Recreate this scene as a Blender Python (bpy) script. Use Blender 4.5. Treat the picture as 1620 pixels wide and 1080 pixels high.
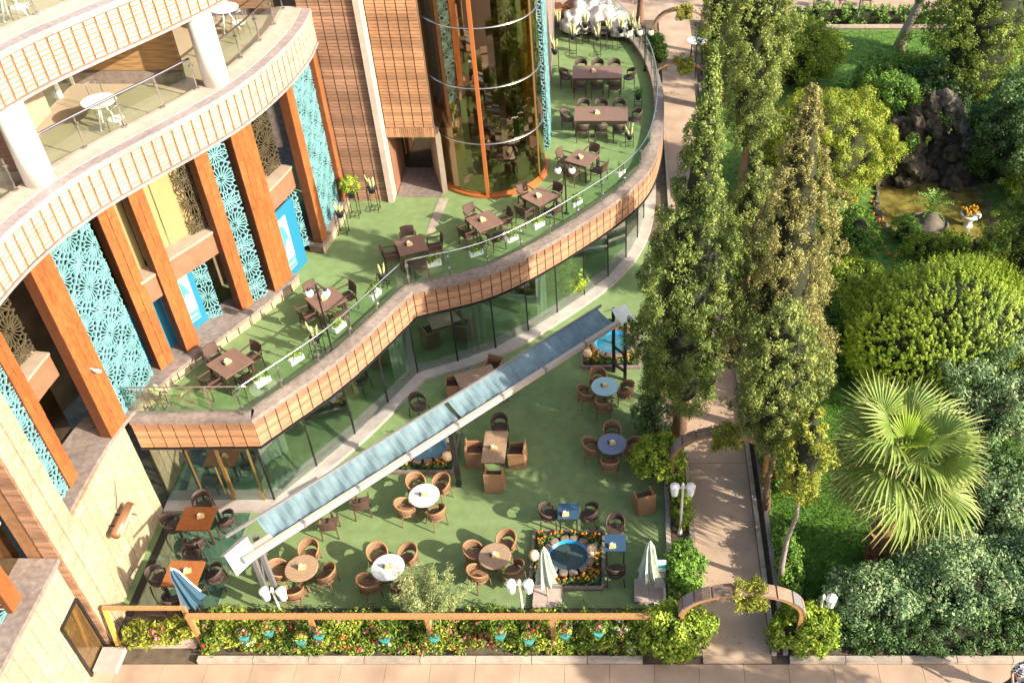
import bpy, bmesh, math, random
import numpy as np
from mathutils import Vector, Matrix
R = math.radians
PI = math.pi
random.seed(7)
for o in list(bpy.data.objects): bpy.data.objects.remove(o)
S = bpy.context.scene
COL = S.collection

# ------------------------------------------------------------------ camera, sky, sun
cd = bpy.data.cameras.new('camera'); cam = bpy.data.objects.new('camera', cd); COL.objects.link(cam)
cam.location = (0, 0, 24); cam.rotation_euler = (R(90 - 41.02), 0, 0)
cd.sensor_width = 36; cd.lens = 34.67; cd.shift_x = -0.1062; cd.clip_end = 2000
S.camera = cam
SUN_EL, SUN_AZ = 28.0, 114.0           # azimuth clockwise from +Y
W = bpy.data.worlds.new('World'); S.world = W; W.use_nodes = True
nt = W.node_tree
sky = nt.nodes.new('ShaderNodeTexSky'); sky.sky_type = 'NISHITA'; sky.sun_disc = False
sky.sun_elevation = R(SUN_EL); sky.sun_rotation = R(SUN_AZ); sky.dust_density = 3.0; sky.ozone_density = .6
bg = nt.nodes['Background']; bg.inputs[1].default_value = 0.15
nt.links.new(sky.outputs[0], bg.inputs[0])
sd = bpy.data.lights.new('sun', 'SUN'); sd.energy = 5.0; sd.angle = R(0.5); sd.color = (1, .91, .76)
sun = bpy.data.objects.new('sun', sd); COL.objects.link(sun)
sdir = Vector((math.sin(R(SUN_AZ)) * math.cos(R(SUN_EL)), math.cos(R(SUN_AZ)) * math.cos(R(SUN_EL)), math.sin(R(SUN_EL))))
sun.rotation_euler = sdir.to_track_quat('Z', 'Y').to_euler(); sun.location = sdir * 60
S.view_settings.view_transform = 'Standard'; S.view_settings.look = 'None'
S.view_settings.exposure = 1.22; S.view_settings.gamma = 1
S.cycles.max_bounces = 7; S.cycles.diffuse_bounces = 3; S.cycles.glossy_bounces = 3; S.cycles.transparent_max_bounces = 16

# ------------------------------------------------------------------ materials
M = {}
def mat(n, c, rough=.7, var=.15, scale=6, bump=0, bscale=40, rand=0, metal=0, stretch=(1, 1, 1), c2=None, spec=.4, detail=6, dirt=0, island=0):
    m = bpy.data.materials.new(n); m.use_nodes = True; t = m.node_tree; N = t.nodes; L = t.links
    b = N['Principled BSDF']; b.inputs['Roughness'].default_value = rough; b.inputs['Metallic'].default_value = metal
    b.inputs['Specular IOR Level'].default_value = spec
    tc = N.new('ShaderNodeTexCoord'); mp = N.new('ShaderNodeMapping'); mp.inputs['Scale'].default_value = stretch
    g = N.new('ShaderNodeNewGeometry')
    L.new(g.outputs['Position'] if stretch == (1, 1, 1) else tc.outputs['Object'], mp.inputs[0])
    nz = N.new('ShaderNodeTexNoise'); nz.inputs['Scale'].default_value = scale; nz.inputs['Detail'].default_value = detail
    L.new(mp.outputs[0], nz.inputs['Vector'])
    rp = N.new('ShaderNodeValToRGB'); a, d = rp.color_ramp.elements
    a.position = .3; d.position = .72
    lo = [x * (1 - var) for x in c]; hi = [min(1, x * (1 + var)) for x in (c2 or c)]
    a.color = (*lo, 1); d.color = (*hi, 1)
    L.new(nz.outputs[0], rp.inputs[0]); col = rp.outputs[0]
    if dirt:
        n2 = N.new('ShaderNodeTexNoise'); n2.inputs['Scale'].default_value = .7; n2.inputs['Detail'].default_value = 8
        L.new(g.outputs['Position'], n2.inputs['Vector'])
        r2 = N.new('ShaderNodeMapRange'); r2.inputs[1].default_value = .35; r2.inputs[2].default_value = .7
        r2.inputs[3].default_value = 1 - dirt; r2.inputs[4].default_value = 1
        L.new(n2.outputs[0], r2.inputs[0])
        mx = N.new('ShaderNodeVectorMath'); mx.operation = 'SCALE'
        L.new(col, mx.inputs[0]); L.new(r2.outputs[0], mx.inputs['Scale']); col = mx.outputs[0]
    if rand:
        oi = N.new('ShaderNodeObjectInfo'); r3 = N.new('ShaderNodeMapRange')
        r3.inputs[3].default_value = 1 - rand; r3.inputs[4].default_value = 1 + rand
        L.new(oi.outputs['Random'], r3.inputs[0])
        mx = N.new('ShaderNodeVectorMath'); mx.operation = 'SCALE'
        L.new(col, mx.inputs[0]); L.new(r3.outputs[0], mx.inputs['Scale']); col = mx.outputs[0]
    if island:
        r4 = N.new('ShaderNodeMapRange'); r4.inputs[3].default_value = 1 - island; r4.inputs[4].default_value = 1 + island
        L.new(g.outputs['Random Per Island'], r4.inputs[0])
        mx = N.new('ShaderNodeVectorMath'); mx.operation = 'SCALE'
        L.new(col, mx.inputs[0]); L.new(r4.outputs[0], mx.inputs['Scale']); col = mx.outputs[0]
    L.new(col, b.inputs['Base Color'])
    if bump:
        n3 = N.new('ShaderNodeTexNoise'); n3.inputs['Scale'].default_value = bscale; n3.inputs['Detail'].default_value = 4
        L.new(mp.outputs[0], n3.inputs['Vector'])
        bp = N.new('ShaderNodeBump'); bp.inputs['Strength'].default_value = bump; bp.inputs['Distance'].default_value = .02
        L.new(n3.outputs[0], bp.inputs['Height']); L.new(bp.outputs[0], b.inputs['Normal'])
    M[n] = m
    return m
def leafmat(n, dark, mid, light, trans=.3, rough=.55):
    m = bpy.data.materials.new(n); m.use_nodes = True; t = m.node_tree; N = t.nodes; L = t.links
    b = N['Principled BSDF']; b.inputs['Roughness'].default_value = rough; b.inputs['Specular IOR Level'].default_value = .35
    at = N.new('ShaderNodeAttribute'); at.attribute_name = 'rnd'
    rp = N.new('ShaderNodeValToRGB'); e = rp.color_ramp.elements
    e[0].color = (*dark, 1); e[1].color = (*light, 1); q = e.new(.5); q.color = (*mid, 1)
    L.new(at.outputs['Fac'], rp.inputs[0]); L.new(rp.outputs[0], b.inputs['Base Color'])
    tr = N.new('ShaderNodeBsdfTranslucent'); L.new(rp.outputs[0], tr.inputs[0])
    mx = N.new('ShaderNodeMixShader'); mx.inputs[0].default_value = trans
    L.new(b.outputs[0], mx.inputs[1]); L.new(tr.outputs[0], mx.inputs[2])
    L.new(mx.outputs[0], N['Material Output'].inputs[0])
    M[n] = m; return m
def glassmat(n, tint, refl=1.45, gl=(1, 1, 1), extra=.0):
    m = bpy.data.materials.new(n); m.use_nodes = True; t = m.node_tree; N = t.nodes; L = t.links
    N.remove(N['Principled BSDF'])
    tr = N.new('ShaderNodeBsdfTransparent'); tr.inputs[0].default_value = (*tint, 1)
    gs = N.new('ShaderNodeBsdfGlossy'); gs.inputs['Roughness'].default_value = .015; gs.inputs[0].default_value = (*gl, 1)
    lw = N.new('ShaderNodeLayerWeight'); lw.inputs[0].default_value = .5
    pw_ = N.new('ShaderNodeMath'); pw_.operation = 'POWER'; pw_.inputs[1].default_value = 4.5; L.new(lw.outputs['Facing'], pw_.inputs[0])
    ad = N.new('ShaderNodeMath'); ad.operation = 'MULTIPLY_ADD'; ad.inputs[1].default_value = .9; ad.inputs[2].default_value = ((refl - 1) / (refl + 1)) ** 2 + extra; ad.use_clamp = True
    L.new(pw_.outputs[0], ad.inputs[0])
    mx = N.new('ShaderNodeMixShader'); L.new(ad.outputs[0], mx.inputs[0])
    L.new(tr.outputs[0], mx.inputs[1]); L.new(gs.outputs[0], mx.inputs[2])
    L.new(mx.outputs[0], N['Material Output'].inputs[0]); M[n] = m; return m
def plain(n, c, rough=.5, metal=0, spec=.4, emit=0):
    m = bpy.data.materials.new(n); m.use_nodes = True; b = m.node_tree.nodes['Principled BSDF']
    b.inputs['Base Color'].default_value = (*c, 1); b.inputs['Roughness'].default_value = rough; b.inputs['Metallic'].default_value = metal
    b.inputs['Specular IOR Level'].default_value = spec
    M[n] = m; return m

mat('soil', (.10, .075, .05), .95, .35, 3, .5, 30)
mat('lawn', (.06, .13, .02), .95, .3, 4, .6, 90, c2=(.10, .20, .03))
mat('turf', (.158, .228, .092), .95, .07, 3, .2, 220, c2=(.178, .248, .102), spec=.15, dirt=.10, detail=10)
mat('path', (.44, .315, .22), .85, .13, 1.2, .15, 60, dirt=.3)
mat('pave', (.42, .295, .205), .85, .12, 1.5, .15, 60, rand=.06, dirt=.3)
mat('kerb', (.42, .35, .28), .85, .18, 5, .2, 60, dirt=.3, rand=.08)
mat('step', (.38, .33, .295), .7, .12, 4, .1, 60, dirt=.25)
mat('coping', (.23, .18, .155), .75, .28, 7, .15, 80, dirt=.3)
mat('coping_pale', (.44, .345, .285), .7, .1, 5, .1, 60, dirt=.15)
mat('bandgrey', (.33, .27, .26), .75, .2, 9, .15, 60, dirt=.3)
mat('creamtile', (.37, .27, .165), .6, .24, 14, .15, 60, rand=.12, stretch=(1, 1, .3), c2=(.42, .325, .21), dirt=.1)
mat('whiteslat', (.40, .32, .225), .6, .10, 6, .12, 60, rand=.05, c2=(.45, .375, .28), dirt=.14, island=.14)
mat('woodslat', (.33, .182, .104), .6, .25, 5, .2, 50, rand=.12, stretch=(.7, 1, 9), dirt=.15, island=.32)
mat('woodslat2', (.37, .19, .095), .6, .25, 5, .2, 50, rand=.10, stretch=(.7, 1, 9), dirt=.15, island=.30)
mat('woodslat3', (.275, .152, .094), .6, .25, 5, .2, 50, rand=.10, stretch=(.7, 1, 9), dirt=.12, island=.30)
mat('backing', (.10, .06, .04), .9, .2, 6)
mat('pillar', (.245, .073, .020), .5, .35, 5, .2, 40, stretch=(11, 11, .9), c2=(.31, .10, .028), rand=.14, dirt=.15)
mat('pillaredge', (.11, .034, .012), .6, .2, 7)
mat('lattice', (.15, .33, .35), .45, .12, 3, c2=(.17, .36, .375), dirt=.12)
plain('latticeshade', (.07, .055, .03), .5)  # darkened lattice tone, standing in for its shade and reflection in recesses
mat('joint', (.20, .10, .045), .9, .2, 5)
mat('concrete', (.50, .44, .37), .85, .1, 3, .1, 50, dirt=.2)
mat('ledge', (.38, .29, .215), .75, .1, 4, .1, 60, dirt=.2)
mat('ledgebrown', (.24, .115, .065), .6, .12, 4, dirt=.15)
mat('blind', (.26, .20, .085), .8, .05, 3)
mat('amberroom', (.15, .11, .062), .8, .35, 1.5)
plain('interior', (.035, .03, .026), .9)
mat('balconyfloor', (.40, .315, .215), .8, .22, 60, .2, 90, dirt=.12)
mat('whitecol', (.60, .57, .53), .5, .03, 3)
mat('interiorfloor', (.22, .26, .20), .4, .3, 2)
mat('woodwall', (.26, .145, .06), .6, .35, 3, .15, 40, stretch=(.6, 1, 12), c2=(.34, .20, .09))
plain('orangemull', (.33, .105, .028), .45)
plain('gold', (.36, .22, .075), .4, .6)
plain('steel', (.62, .62, .62), .25, 1)
plain('chrome', (.5, .48, .6), .18, 1)
mat('coreshade', (.022, .026, .010), .95, .4, 6, .5, 20)  # near-black tone of the crown cores, inner shade put into colour
plain('darkmetal', (.022, .020, .022), .45, .3)
plain('white', (.80, .79, .76), .45)
mat('whitepaint', (.80, .76, .70), .5, .05, 6, dirt=.1)
plain('bluehoard', (.015, .15, .25), .5)
plain('bluedark', (.015, .16, .30), .5)
glassmat('glass_rail', (.93, .985, .95), 1.45, extra=.03)
glassmat('glass_pav', (.72, .81, .76), 1.55, (.92, 1, .95), extra=.19)
glassmat('glass_bronze', (.66, .58, .43), 1.6, (1, .9, .72), extra=.17)
glassmat('glass_dark', (.52, .46, .36), 1.5, (1, .92, .8), extra=.10)
glassmat('glass_floor', (.55, .72, .66), 1.45, (.85, 1, .95), extra=.12)
mat('wickerlight', (.205, .112, .062), .55, .35, 45, .5, 120, rand=.18)
plain('rim', (.31, .155, .065), .45)
mat('wickerdark', (.055, .036, .028), .55, .3, 45, .5, 120, rand=.12)
mat('brownrattan', (.085, .048, .036), .55, .25, 45, .4, 120, rand=.12)
mat('browntable', (.17, .10, .075), .5, .12, 8, .08, 60, rand=.06)
mat('woodtop', (.30, .20, .125), .5, .3, 5, .12, 60, stretch=(1.5, 14, 1))
mat('varnish', (.27, .095, .03), .22, .25, 5, .05, 60, stretch=(1.5, 10, 1))
plain('whitetop', (.58, .58, .55), .2)
plain('bluetop', (.35, .55, .60), .2)
plain('slatetop', (.17, .19, .28), .25)
plain('glasstop', (.03, .07, .12), .06, spec=.7)
plain('tissuebox', (.62, .42, .17), .6)
plain('tissue', (.85, .82, .72), .7)
mat('awning', (.12, .185, .205), .7, .06, 3, .06, 60, c2=(.155, .23, .25), dirt=.2)
plain('awnbeam', (.42, .35, .29), .5)
mat('curtain', (.30, .31, .29), .9, .1, 4)
plain('awngrey', (.20, .19, .19), .5, .3)
plain('flap', (.52, .55, .52), .5)
plain('globe', (.85, .83, .78), .3)
mat('parasol', (.36, .42, .33), .8, .12, 6, .2, 40, c2=(.44, .46, .37))
plain('parasolblue', (.035, .085, .13), .8)
mat('railwood', (.30, .145, .05), .55, .3, 8, .15, 40, stretch=(2, 8, 8), c2=(.38, .21, .085))
plain('teal', (.03, .30, .32), .5)
mat('turq', (.05, .28, .27), .5, .15, 6, dirt=.2)
mat('poolblue', (.01, .23, .46), .3, .2, 5)
mat('stone', (.18, .13, .092), .85, .3, 9, .5, 25, rand=.25)
mat('rock', (.028, .019, .013), .95, .5, 2.5, 1.0, 8, rand=.3, c2=(.06, .047, .032))
mat('rockgrey', (.105, .09, .07), .95, .4, 2.5, .8, 8, rand=.15)
mat('bark', (.20, .12, .075), .95, .35, 8, .8, 20, stretch=(6, 6, 1))
mat('barkgrey', (.26, .22, .18), .95, .3, 8, .6, 20, stretch=(6, 6, 1))
mat('palmbark', (.19, .095, .05), .95, .45, 9, .6, 25)
plain('potblack', (.02, .022, .028), .5)
plain('terracotta', (.35, .15, .08), .8)
mat('tarp', (.43, .42, .40), .4, .2, 5, 1.0, 9)
plain('skin', (.45, .23, .15), .6)
plain('denim', (.03, .035, .055), .8)
plain('hair', (.16, .055, .03), .6)
def watermat(n, c, c2, scale):
    m = mat(n, c, .04, .15, scale, .12, 14, c2=c2, spec=.6); return m
watermat('pond', (.085, .072, .016), (.21, .175, .045), 2.2)
watermat('poolwater', (.02, .12, .16), (.03, .16, .24), 3)
watermat('darkwater', (.025, .045, .035), (.04, .06, .05), 3)
leafmat('lf_cypress', (.042, .075, .014), (.145, .205, .040), (.38, .44, .10))
leafmat('lf_cypress2', (.055, .082, .017), (.18, .225, .046), (.41, .45, .12))
leafmat('lf_brown', (.085, .080, .022), (.25, .23, .068), (.48, .44, .16))
leafmat('lf_yellow', (.08, .11, .014), (.24, .27, .03), (.45, .44, .07))
leafmat('lf_bright', (.045, .095, .010), (.22, .32, .024), (.50, .57, .07))
leafmat('lf_pine', (.055, .085, .010), (.25, .31, .024), (.46, .50, .06))
leafmat('lf_pine2', (.03, .060, .010), (.14, .21, .024), (.37, .42, .06))
leafmat('lf_dark', (.016, .040, .012), (.065, .135, .032), (.20, .30, .10))
leafmat('lf_green', (.03, .085, .014), (.12, .25, .03), (.31, .46, .07))
leafmat('lf_blue', (.05, .11, .046), (.175, .285, .115), (.46, .53, .26))
leafmat('lf_bed', (.04, .085, .012), (.16, .25, .03), (.45, .46, .06))
leafmat('lf_feather', (.12, .17, .06), (.27, .33, .12), (.46, .48, .20))
leafmat('lf_palm', (.075, .14, .022), (.21, .285, .055), (.46, .43, .16))
leafmat('lf_palmnew', (.14, .24, .02), (.27, .38, .03), (.45, .45, .14))
leafmat('lf_grass', (.035, .095, .008), (.09, .21, .012), (.19, .36, .025), .35)
leafmat('lf_orange', (.6, .16, .01), (.75, .26, .015), (.8, .42, .02), .2)
leafmat('lf_flower', (.50, .035, .02), (.55, .05, .10), (.60, .26, .36), .2)
leafmat('lf_white', (.6, .45, .5), (.65, .6, .6), (.75, .7, .72), .2)
leafmat('lf_dry', (.12, .07, .03), (.25, .17, .07), (.40, .32, .15), .1)
leafmat('lf_cactus', (.10, .14, .06), (.22, .25, .10), (.45, .42, .22), .1)

# ------------------------------------------------------------------ geometry helpers
class MB:
    def __init__(s): s.v = []; s.f = []; s.sm = False
    def add(s, vs, fs):
        k = len(s.v); s.v += [tuple(v) for v in vs]; s.f += [tuple(i + k for i in f) for f in fs]; return s
    def box(s, c, d, rz=0, rx=0, ry=0):
        m = Matrix.Rotation(rz, 3, 'Z') @ Matrix.Rotation(ry, 3, 'Y') @ Matrix.Rotation(rx, 3, 'X')
        c = Vector(c); h = [x / 2 for x in d]
        vs = [c + m @ Vector((sx * h[0], sy * h[1], sz * h[2])) for sx in (-1, 1) for sy in (-1, 1) for sz in (-1, 1)]
        return s.add(vs, [(0, 1, 3, 2), (4, 6, 7, 5), (0, 4, 5, 1), (2, 3, 7, 6), (0, 2, 6, 4), (1, 5, 7, 3)])
    def bar(s, a, b, w, d=None):
        d = d or w; a = Vector(a); b = Vector(b); t = (b - a).normalized()
        u = t.cross(Vector((0, 0, 1)))
        u = Vector((1, 0, 0)) if u.length < 1e-4 else u.normalized()
        v = u.cross(t)
        vs = [p + u * (x * w / 2) + v * (y * d / 2) for p in (a, b) for x, y in ((-1, -1), (1, -1), (1, 1), (-1, 1))]
        return s.add(vs, [(0, 1, 5, 4), (1, 2, 6, 5), (2, 3, 7, 6), (3, 0, 4, 7), (0, 3, 2, 1), (4, 5, 6, 7)])
    def tube(s, pts, r, n=8, cap=True):
        pts = [Vector(p) for p in pts]; rs = r if isinstance(r, (list, tuple)) else [r] * len(pts)
        k = len(s.v); u = None
        for i, p in enumerate(pts):
            t = (pts[min(i + 1, len(pts) - 1)] - pts[max(i - 1, 0)]).normalized()
            if u is None:
                u = t.cross(Vector((0, 0, 1)))
                u = Vector((1, 0, 0)) if u.length < 1e-3 else u.normalized()
            else: u = (u - t * u.dot(t)).normalized()
            v = t.cross(u)
            for j in range(n):
                a = 2 * PI * j / n; s.v.append(tuple(p + (u * math.cos(a) + v * math.sin(a)) * rs[i]))
        for i in range(len(pts) - 1):
            for j in range(n):
                a, b = k + i * n + j, k + i * n + (j + 1) % n; s.f.append((a, b, b + n, a + n))
        if cap:
            s.f.append(tuple(k + j for j in range(n))[::-1]); s.f.append(tuple(k + (len(pts) - 1) * n + j for j in range(n)))
        return s
    def lathe(s, prof, n=20, c=(0, 0, 0), sx=1, sy=1):
        k = len(s.v)
        for r, z in prof:
            for j in range(n):
                a = 2 * PI * j / n; s.v.append((c[0] + r * math.cos(a) * sx, c[1] + r * math.sin(a) * sy, c[2] + z))
        for i in range(len(prof) - 1):
            for j in range(n):
                a, b = k + i * n + j, k + i * n + (j + 1) % n; s.f.append((a, b, b + n, a + n))
        s.f.append(tuple(k + j for j in range(n))[::-1]); s.f.append(tuple(k + (len(prof) - 1) * n + j for j in range(n)))
        return s
    def prism(s, poly, z0, z1):
        n = len(poly); vs = [(x, y, z0) for x, y in poly] + [(x, y, z1) for x, y in poly]
        return s.add(vs, [tuple(range(n))[::-1], tuple(range(n, 2 * n))] + [(i, (i + 1) % n, n + (i + 1) % n, n + i) for i in range(n)])
    def wall(s, line, z0, z1):           # a strip along a plan polyline (single sheet)
        k = len(s.v); n = len(line)
        s.v += [(x, y, z0) for x, y in line] + [(x, y, z1) for x, y in line]
        s.f += [(k + i, k + i + 1, k + n + i + 1, k + n + i) for i in range(n - 1)]; return s
    def strip(s, la, lb, z0, z1):        # a solid band between two plan polylines
        n = len(la); k = len(s.v)
        for L, z in ((la, z0), (lb, z0), (lb, z1), (la, z1)): s.v += [(x, y, z) for x, y in L]
        for i in range(n - 1):
            for q in range(4):
                a, b = k + q * n + i, k + ((q + 1) % 4) * n + i; s.f.append((a, a + 1, b + 1, b))
        s.f.append((k, k + n, k + 2 * n, k + 3 * n)); e = k + n - 1; s.f.append((e, e + 3 * n, e + 2 * n, e + n)); return s
    def mesh(s, name, m=None, smooth=False):
        me = bpy.data.meshes.new(name); me.from_pydata(s.v, [], s.f)
        bm = bmesh.new(); bm.from_mesh(me); bmesh.ops.recalc_face_normals(bm, faces=bm.faces); bm.to_mesh(me); bm.free()
        if smooth or s.sm:
            for p in me.polygons: p.use_smooth = True
        if m: me.materials.append(M[m])
        return me
    def build(s, name, m, parent=None, smooth=False):
        return put(name, s.mesh(name, m, smooth), parent)
def put(name, me, parent=None, loc=None, rz=None):
    o = bpy.data.objects.new(name, me); COL.objects.link(o)
    if parent: o.parent = parent
    if loc: o.location = loc
    if rz is not None: o.rotation_euler = (0, 0, rz)
    return o
def tag(o, label=None, cat=None, group=None, kind=None):
    if label: o['label'] = label
    if cat: o['category'] = cat
    if group: o['group'] = group
    if kind: o['kind'] = kind
    return o
def thing(name, label, cat, loc=(0, 0, 0), rz=0, group=None):
    o = bpy.data.objects.new(name, None); COL.objects.link(o); o.location = loc; o.rotation_euler = (0, 0, rz)
    o.empty_display_size = .2
    return tag(o, label, cat, group)
def struct(name, mb, m, smooth=False): return tag(mb.build(name, m, None, smooth), kind='structure')
_cache = {}
def kit(key, fn):
    if key not in _cache: _cache[key] = fn()
    return _cache[key]
def assemble(name, label, cat, loc, rz, group, parts):
    """parts: list of (name, mesh, children) with shared mesh data"""
    t = thing(name, label, cat, loc, rz, group)
    for p in parts:
        o = put(p[0], p[1], t)
        for q in (p[2] if len(p) > 2 else []): put(q[0], q[1], o)
    return t
def spline(pts, step=.25):
    P = [Vector(p) for p in pts]; P = [P[0] * 2 - P[1]] + P + [P[-1] * 2 - P[-2]]
    out = []
    for i in range(1, len(P) - 2):
        n = max(2, int((P[i + 1] - P[i]).length / step))
        for k in range(n):
            t = k / n; a, b, c, d = P[i - 1:i + 3]
            out.append(.5 * ((2 * b) + (c - a) * t + (2 * a - 5 * b + 4 * c - d) * t * t + (3 * b - a - 3 * c + d) * t ** 3))
    out.append(P[-2]); return out
def offset(pl, d):
    out = []
    for i, p in enumerate(pl):
        t = (pl[min(i + 1, len(pl) - 1)] - pl[max(i - 1, 0)]).normalized(); out.append(p + Vector((t.y, -t.x)) * d)
    return out
def resample(pl, step):
    L = [0]
    for i in range(1, len(pl)): L.append(L[-1] + (pl[i] - pl[i - 1]).length)
    n = max(1, round(L[-1] / step)); out = []; j = 0
    for k in range(n + 1):
        s = L[-1] * k / n
        while j < len(pl) - 2 and L[j + 1] < s: j += 1
        f = (s - L[j]) / max(1e-9, L[j + 1] - L[j]); out.append(pl[j].lerp(pl[j + 1], f))
    return out
def atY(pl, Y):
    for i in range(len(pl) - 1):
        if pl[i].y <= Y <= pl[i + 1].y:
            return pl[i].lerp(pl[i + 1], (Y - pl[i].y) / max(1e-9, pl[i + 1].y - pl[i].y))
    return pl[0] if Y < pl[0].y else pl[-1]
def cutY(pl, a, b): return [atY(pl, a)] + [p for p in pl if a < p.y < b] + [atY(pl, b)]
# leaves -----------------------------------------------------------
rng = np.random.default_rng(11)
def unit(a): return a / np.maximum(1e-9, np.linalg.norm(a, axis=1, keepdims=True))
def leafmesh(name, P, N, L, Wd, m, rnd, axis=None, droop=.0):
    n = len(P); a = rng.normal(size=(n, 3)) if axis is None else axis + rng.normal(size=(n, 3)) * .25
    t = unit(a - N * np.sum(a * N, axis=1, keepdims=True)); b = np.cross(N, t)
    L = np.broadcast_to(np.asarray(L, float).reshape(-1, 1), (n, 1)) if np.ndim(L) else np.full((n, 1), L)
    L = L * rng.uniform(.65, 1.25, (n, 1)); w = L * Wd
    v = np.empty((n, 4, 3)); v[:, 0] = P - t * L * .5; v[:, 1] = P + b * w * .5; v[:, 2] = P + t * L * .5 + N * L * droop; v[:, 3] = P - b * w * .5
    me = bpy.data.meshes.new(name); me.vertices.add(4 * n); me.loops.add(4 * n); me.polygons.add(n)
    me.vertices.foreach_set('co', v.ravel().astype(np.float32)); me.loops.foreach_set('vertex_index', np.arange(4 * n, dtype=np.int32))
    me.polygons.foreach_set('loop_start', np.arange(0, 4 * n, 4, dtype=np.int32))
    me.update(calc_edges=True)
    at = me.attributes.new('rnd', 'FLOAT', 'POINT'); at.data.foreach_set('value', np.repeat(np.clip(rnd, 0, 1), 4).astype(np.float32))
    me.materials.append(M[m]); return me
def clumps(C, rad, per, out=.6, flat=1.0, center=None, tone=.25):
    """leaf positions, normals and tones on shells of clumps with centres C"""
    k = len(C); rad = np.broadcast_to(np.asarray(rad, float), (k,))
    d = unit(rng.normal(size=(k, per, 3)).reshape(-1, 3)).reshape(k, per, 3)
    if center is not None:
        o = unit(C - center); d = unit((d + o[:, None, :] * .55).reshape(-1, 3)).reshape(k, per, 3)
    rr = rng.uniform(.45, 1.05, (k, per, 1)) * rad[:, None, None]
    P = C[:, None, :] + d * rr * np.array([1, 1, flat]); N = unit((d * (out + .25) + rng.normal(size=d.shape) * .42 * (1.3 - out)).reshape(-1, 3))
    tn = np.repeat(rng.normal(.5, tone * .6, k), per) + rng.normal(0, tone, k * per)
    return P.reshape(-1, 3), N, tn
def ellip(c, r, n, lo=-.35, inner=.72, lump=.16, freq=2.2):
    """clump centres near the surface of a lumpy ellipsoid"""
    d = unit(rng.normal(size=(int(n * 2.2), 3))); d = d[d[:, 2] > lo][:n]
    ph = rng.uniform(0, 6.28, 6)
    lm = 1 + lump * (np.sin(d[:, 0] * 3 * freq + ph[0]) * np.sin(d[:, 1] * 3 * freq + ph[1]) + .6 * np.sin(d[:, 2] * 4 * freq + ph[2] + d[:, 0] * 3))
    q = rng.uniform(inner, 1, len(d)) * lm
    return np.array(c) + d * np.array(r) * q[:, None]
def revol(base, h, z0, prof, n, lump=.18, inner=.55, lean=(0, 0)):
    t = rng.uniform(0, 1, n * 4); pr = np.array([prof(x) for x in t]); keep = rng.uniform(0, pr.max(), n * 4) < pr * .9 + .1 * pr.max()
    t = t[keep][:n]; pr = pr[keep][:n]; a = rng.uniform(0, 2 * PI, len(t)); ph = rng.uniform(0, 6.28, 4)
    lm = 1 + lump * (np.sin(3 * a + ph[0] + t * 9) + .7 * np.sin(5 * a + ph[1] - t * 23) + .5 * np.sin(t * 40 + ph[2] + 2 * a))
    r = pr * lm * np.sqrt(rng.uniform(inner ** 2, 1, len(t)))
    return np.stack([base[0] + r * np.cos(a) + lean[0] * t, base[1] + r * np.sin(a) + lean[1] * t, z0 + t * (h - z0)], 1)
def trunk(parent, base, top, r0, r1, m='bark', wob=.12, name='trunk'):
    pts = []
    for i in range(7):
        f = i / 6; p = Vector(base).lerp(Vector(top), f) - Vector(parent.location)
        pts.append(p + Vector((random.uniform(-1, 1), random.uniform(-1, 1), 0)) * wob * (0 < i < 6))
    rs = [r0 + (r1 - r0) * (i / 6) for i in range(7)]; rs[0] *= 1.35
    return MB().tube(pts, rs, 9).build(name, m, parent, True)
def crown(parent, P, N, tn, L, Wd, m, name='crown', axis=None):
    loc = np.array(parent.location)
    return put(name, leafmesh(name, P - loc, N, L, Wd, m, tn, axis), parent)
# ------------------------------------------------------------------ ground sheets
V2 = lambda *p: [Vector(q) for q in p]
struct('ground', MB().add([(-900, -400, -.03), (900, -400, -.03), (900, 1500, -.03), (-900, 1500, -.03)], [(0, 1, 2, 3)]), 'soil')
struct('lawn', MB().prism([(4.55, 14.9), (60, 14.9), (60, 55.2), (4.55, 55.2)], -.025, .0), 'lawn')
struct('courtyard_turf', MB().prism([(-14.15, 16.1), (1.32, 16.1), (1.45, 21), (1.6, 27.5), (1.4, 34), (-3, 34), (-14.15, 30)], -.02, .006), 'turf')
pv = struct('pavement', MB().prism([(-40, -6), (60, -6), (60, 14.35), (-40, 14.35)], -.02, .0), 'backing')
slab = MB().box((0, 0, 0), (1.19, 1.19, .03)).mesh('paving_slab', 'pave')
for i in range(-13, 12):
    for j in range(3): put('paving_slab', slab, pv, (i * 1.2 + .3, 13.74 - j * 1.2, 0.0))
wk = struct('walkway', MB().prism([(2.22, 14.35), (4.08, 14.35), (4.08, 70), (2.22, 70)], -.02, .002), 'backing')
slab2 = MB().box((0, 0, 0), (1.85, 2.385, .03)).mesh('paving_slab', 'path')
for j in range(23): put('paving_slab', slab2, wk, (3.15, 15.56 + j * 2.4, .0))
struct('rear_pavement', MB().prism([(-30, 56.6), (60, 56.6), (60, 90), (-30, 90)], -.02, .01), 'pave')
kb = struct('kerb', MB().box((3.15, 69, -.05), (1, .1, .06)), 'kerb')
ks = MB().box((0, 0, .07), (.13, 1.38, .16)).mesh('kerb_stone', 'kerb')
for j in range(24):
    for x in (2.14, 4.16, 4.47): put('kerb_stone', ks, kb, (x, 15.3 + j * 1.4, 0))
ks2 = MB().box((0, 0, .08), (1.48, .16, .17)).mesh('kerb_stone', 'kerb')
for j in range(8): put('kerb_stone', ks2, kb, (-10.65 + j * 1.5, 14.43, 0))
for j in range(5): put('kerb_stone', ks2, kb, (5.3 + j * 1.5, 14.43, 0))
ks3 = MB().box((0, 0, .06), (.14, 1.45, .16)).mesh('kerb_stone', 'kerb')
for j in range(12): put('kerb_stone', ks3, kb, (1.42 + .012 * j, 16.85 + j * 1.47, 0))
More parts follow.
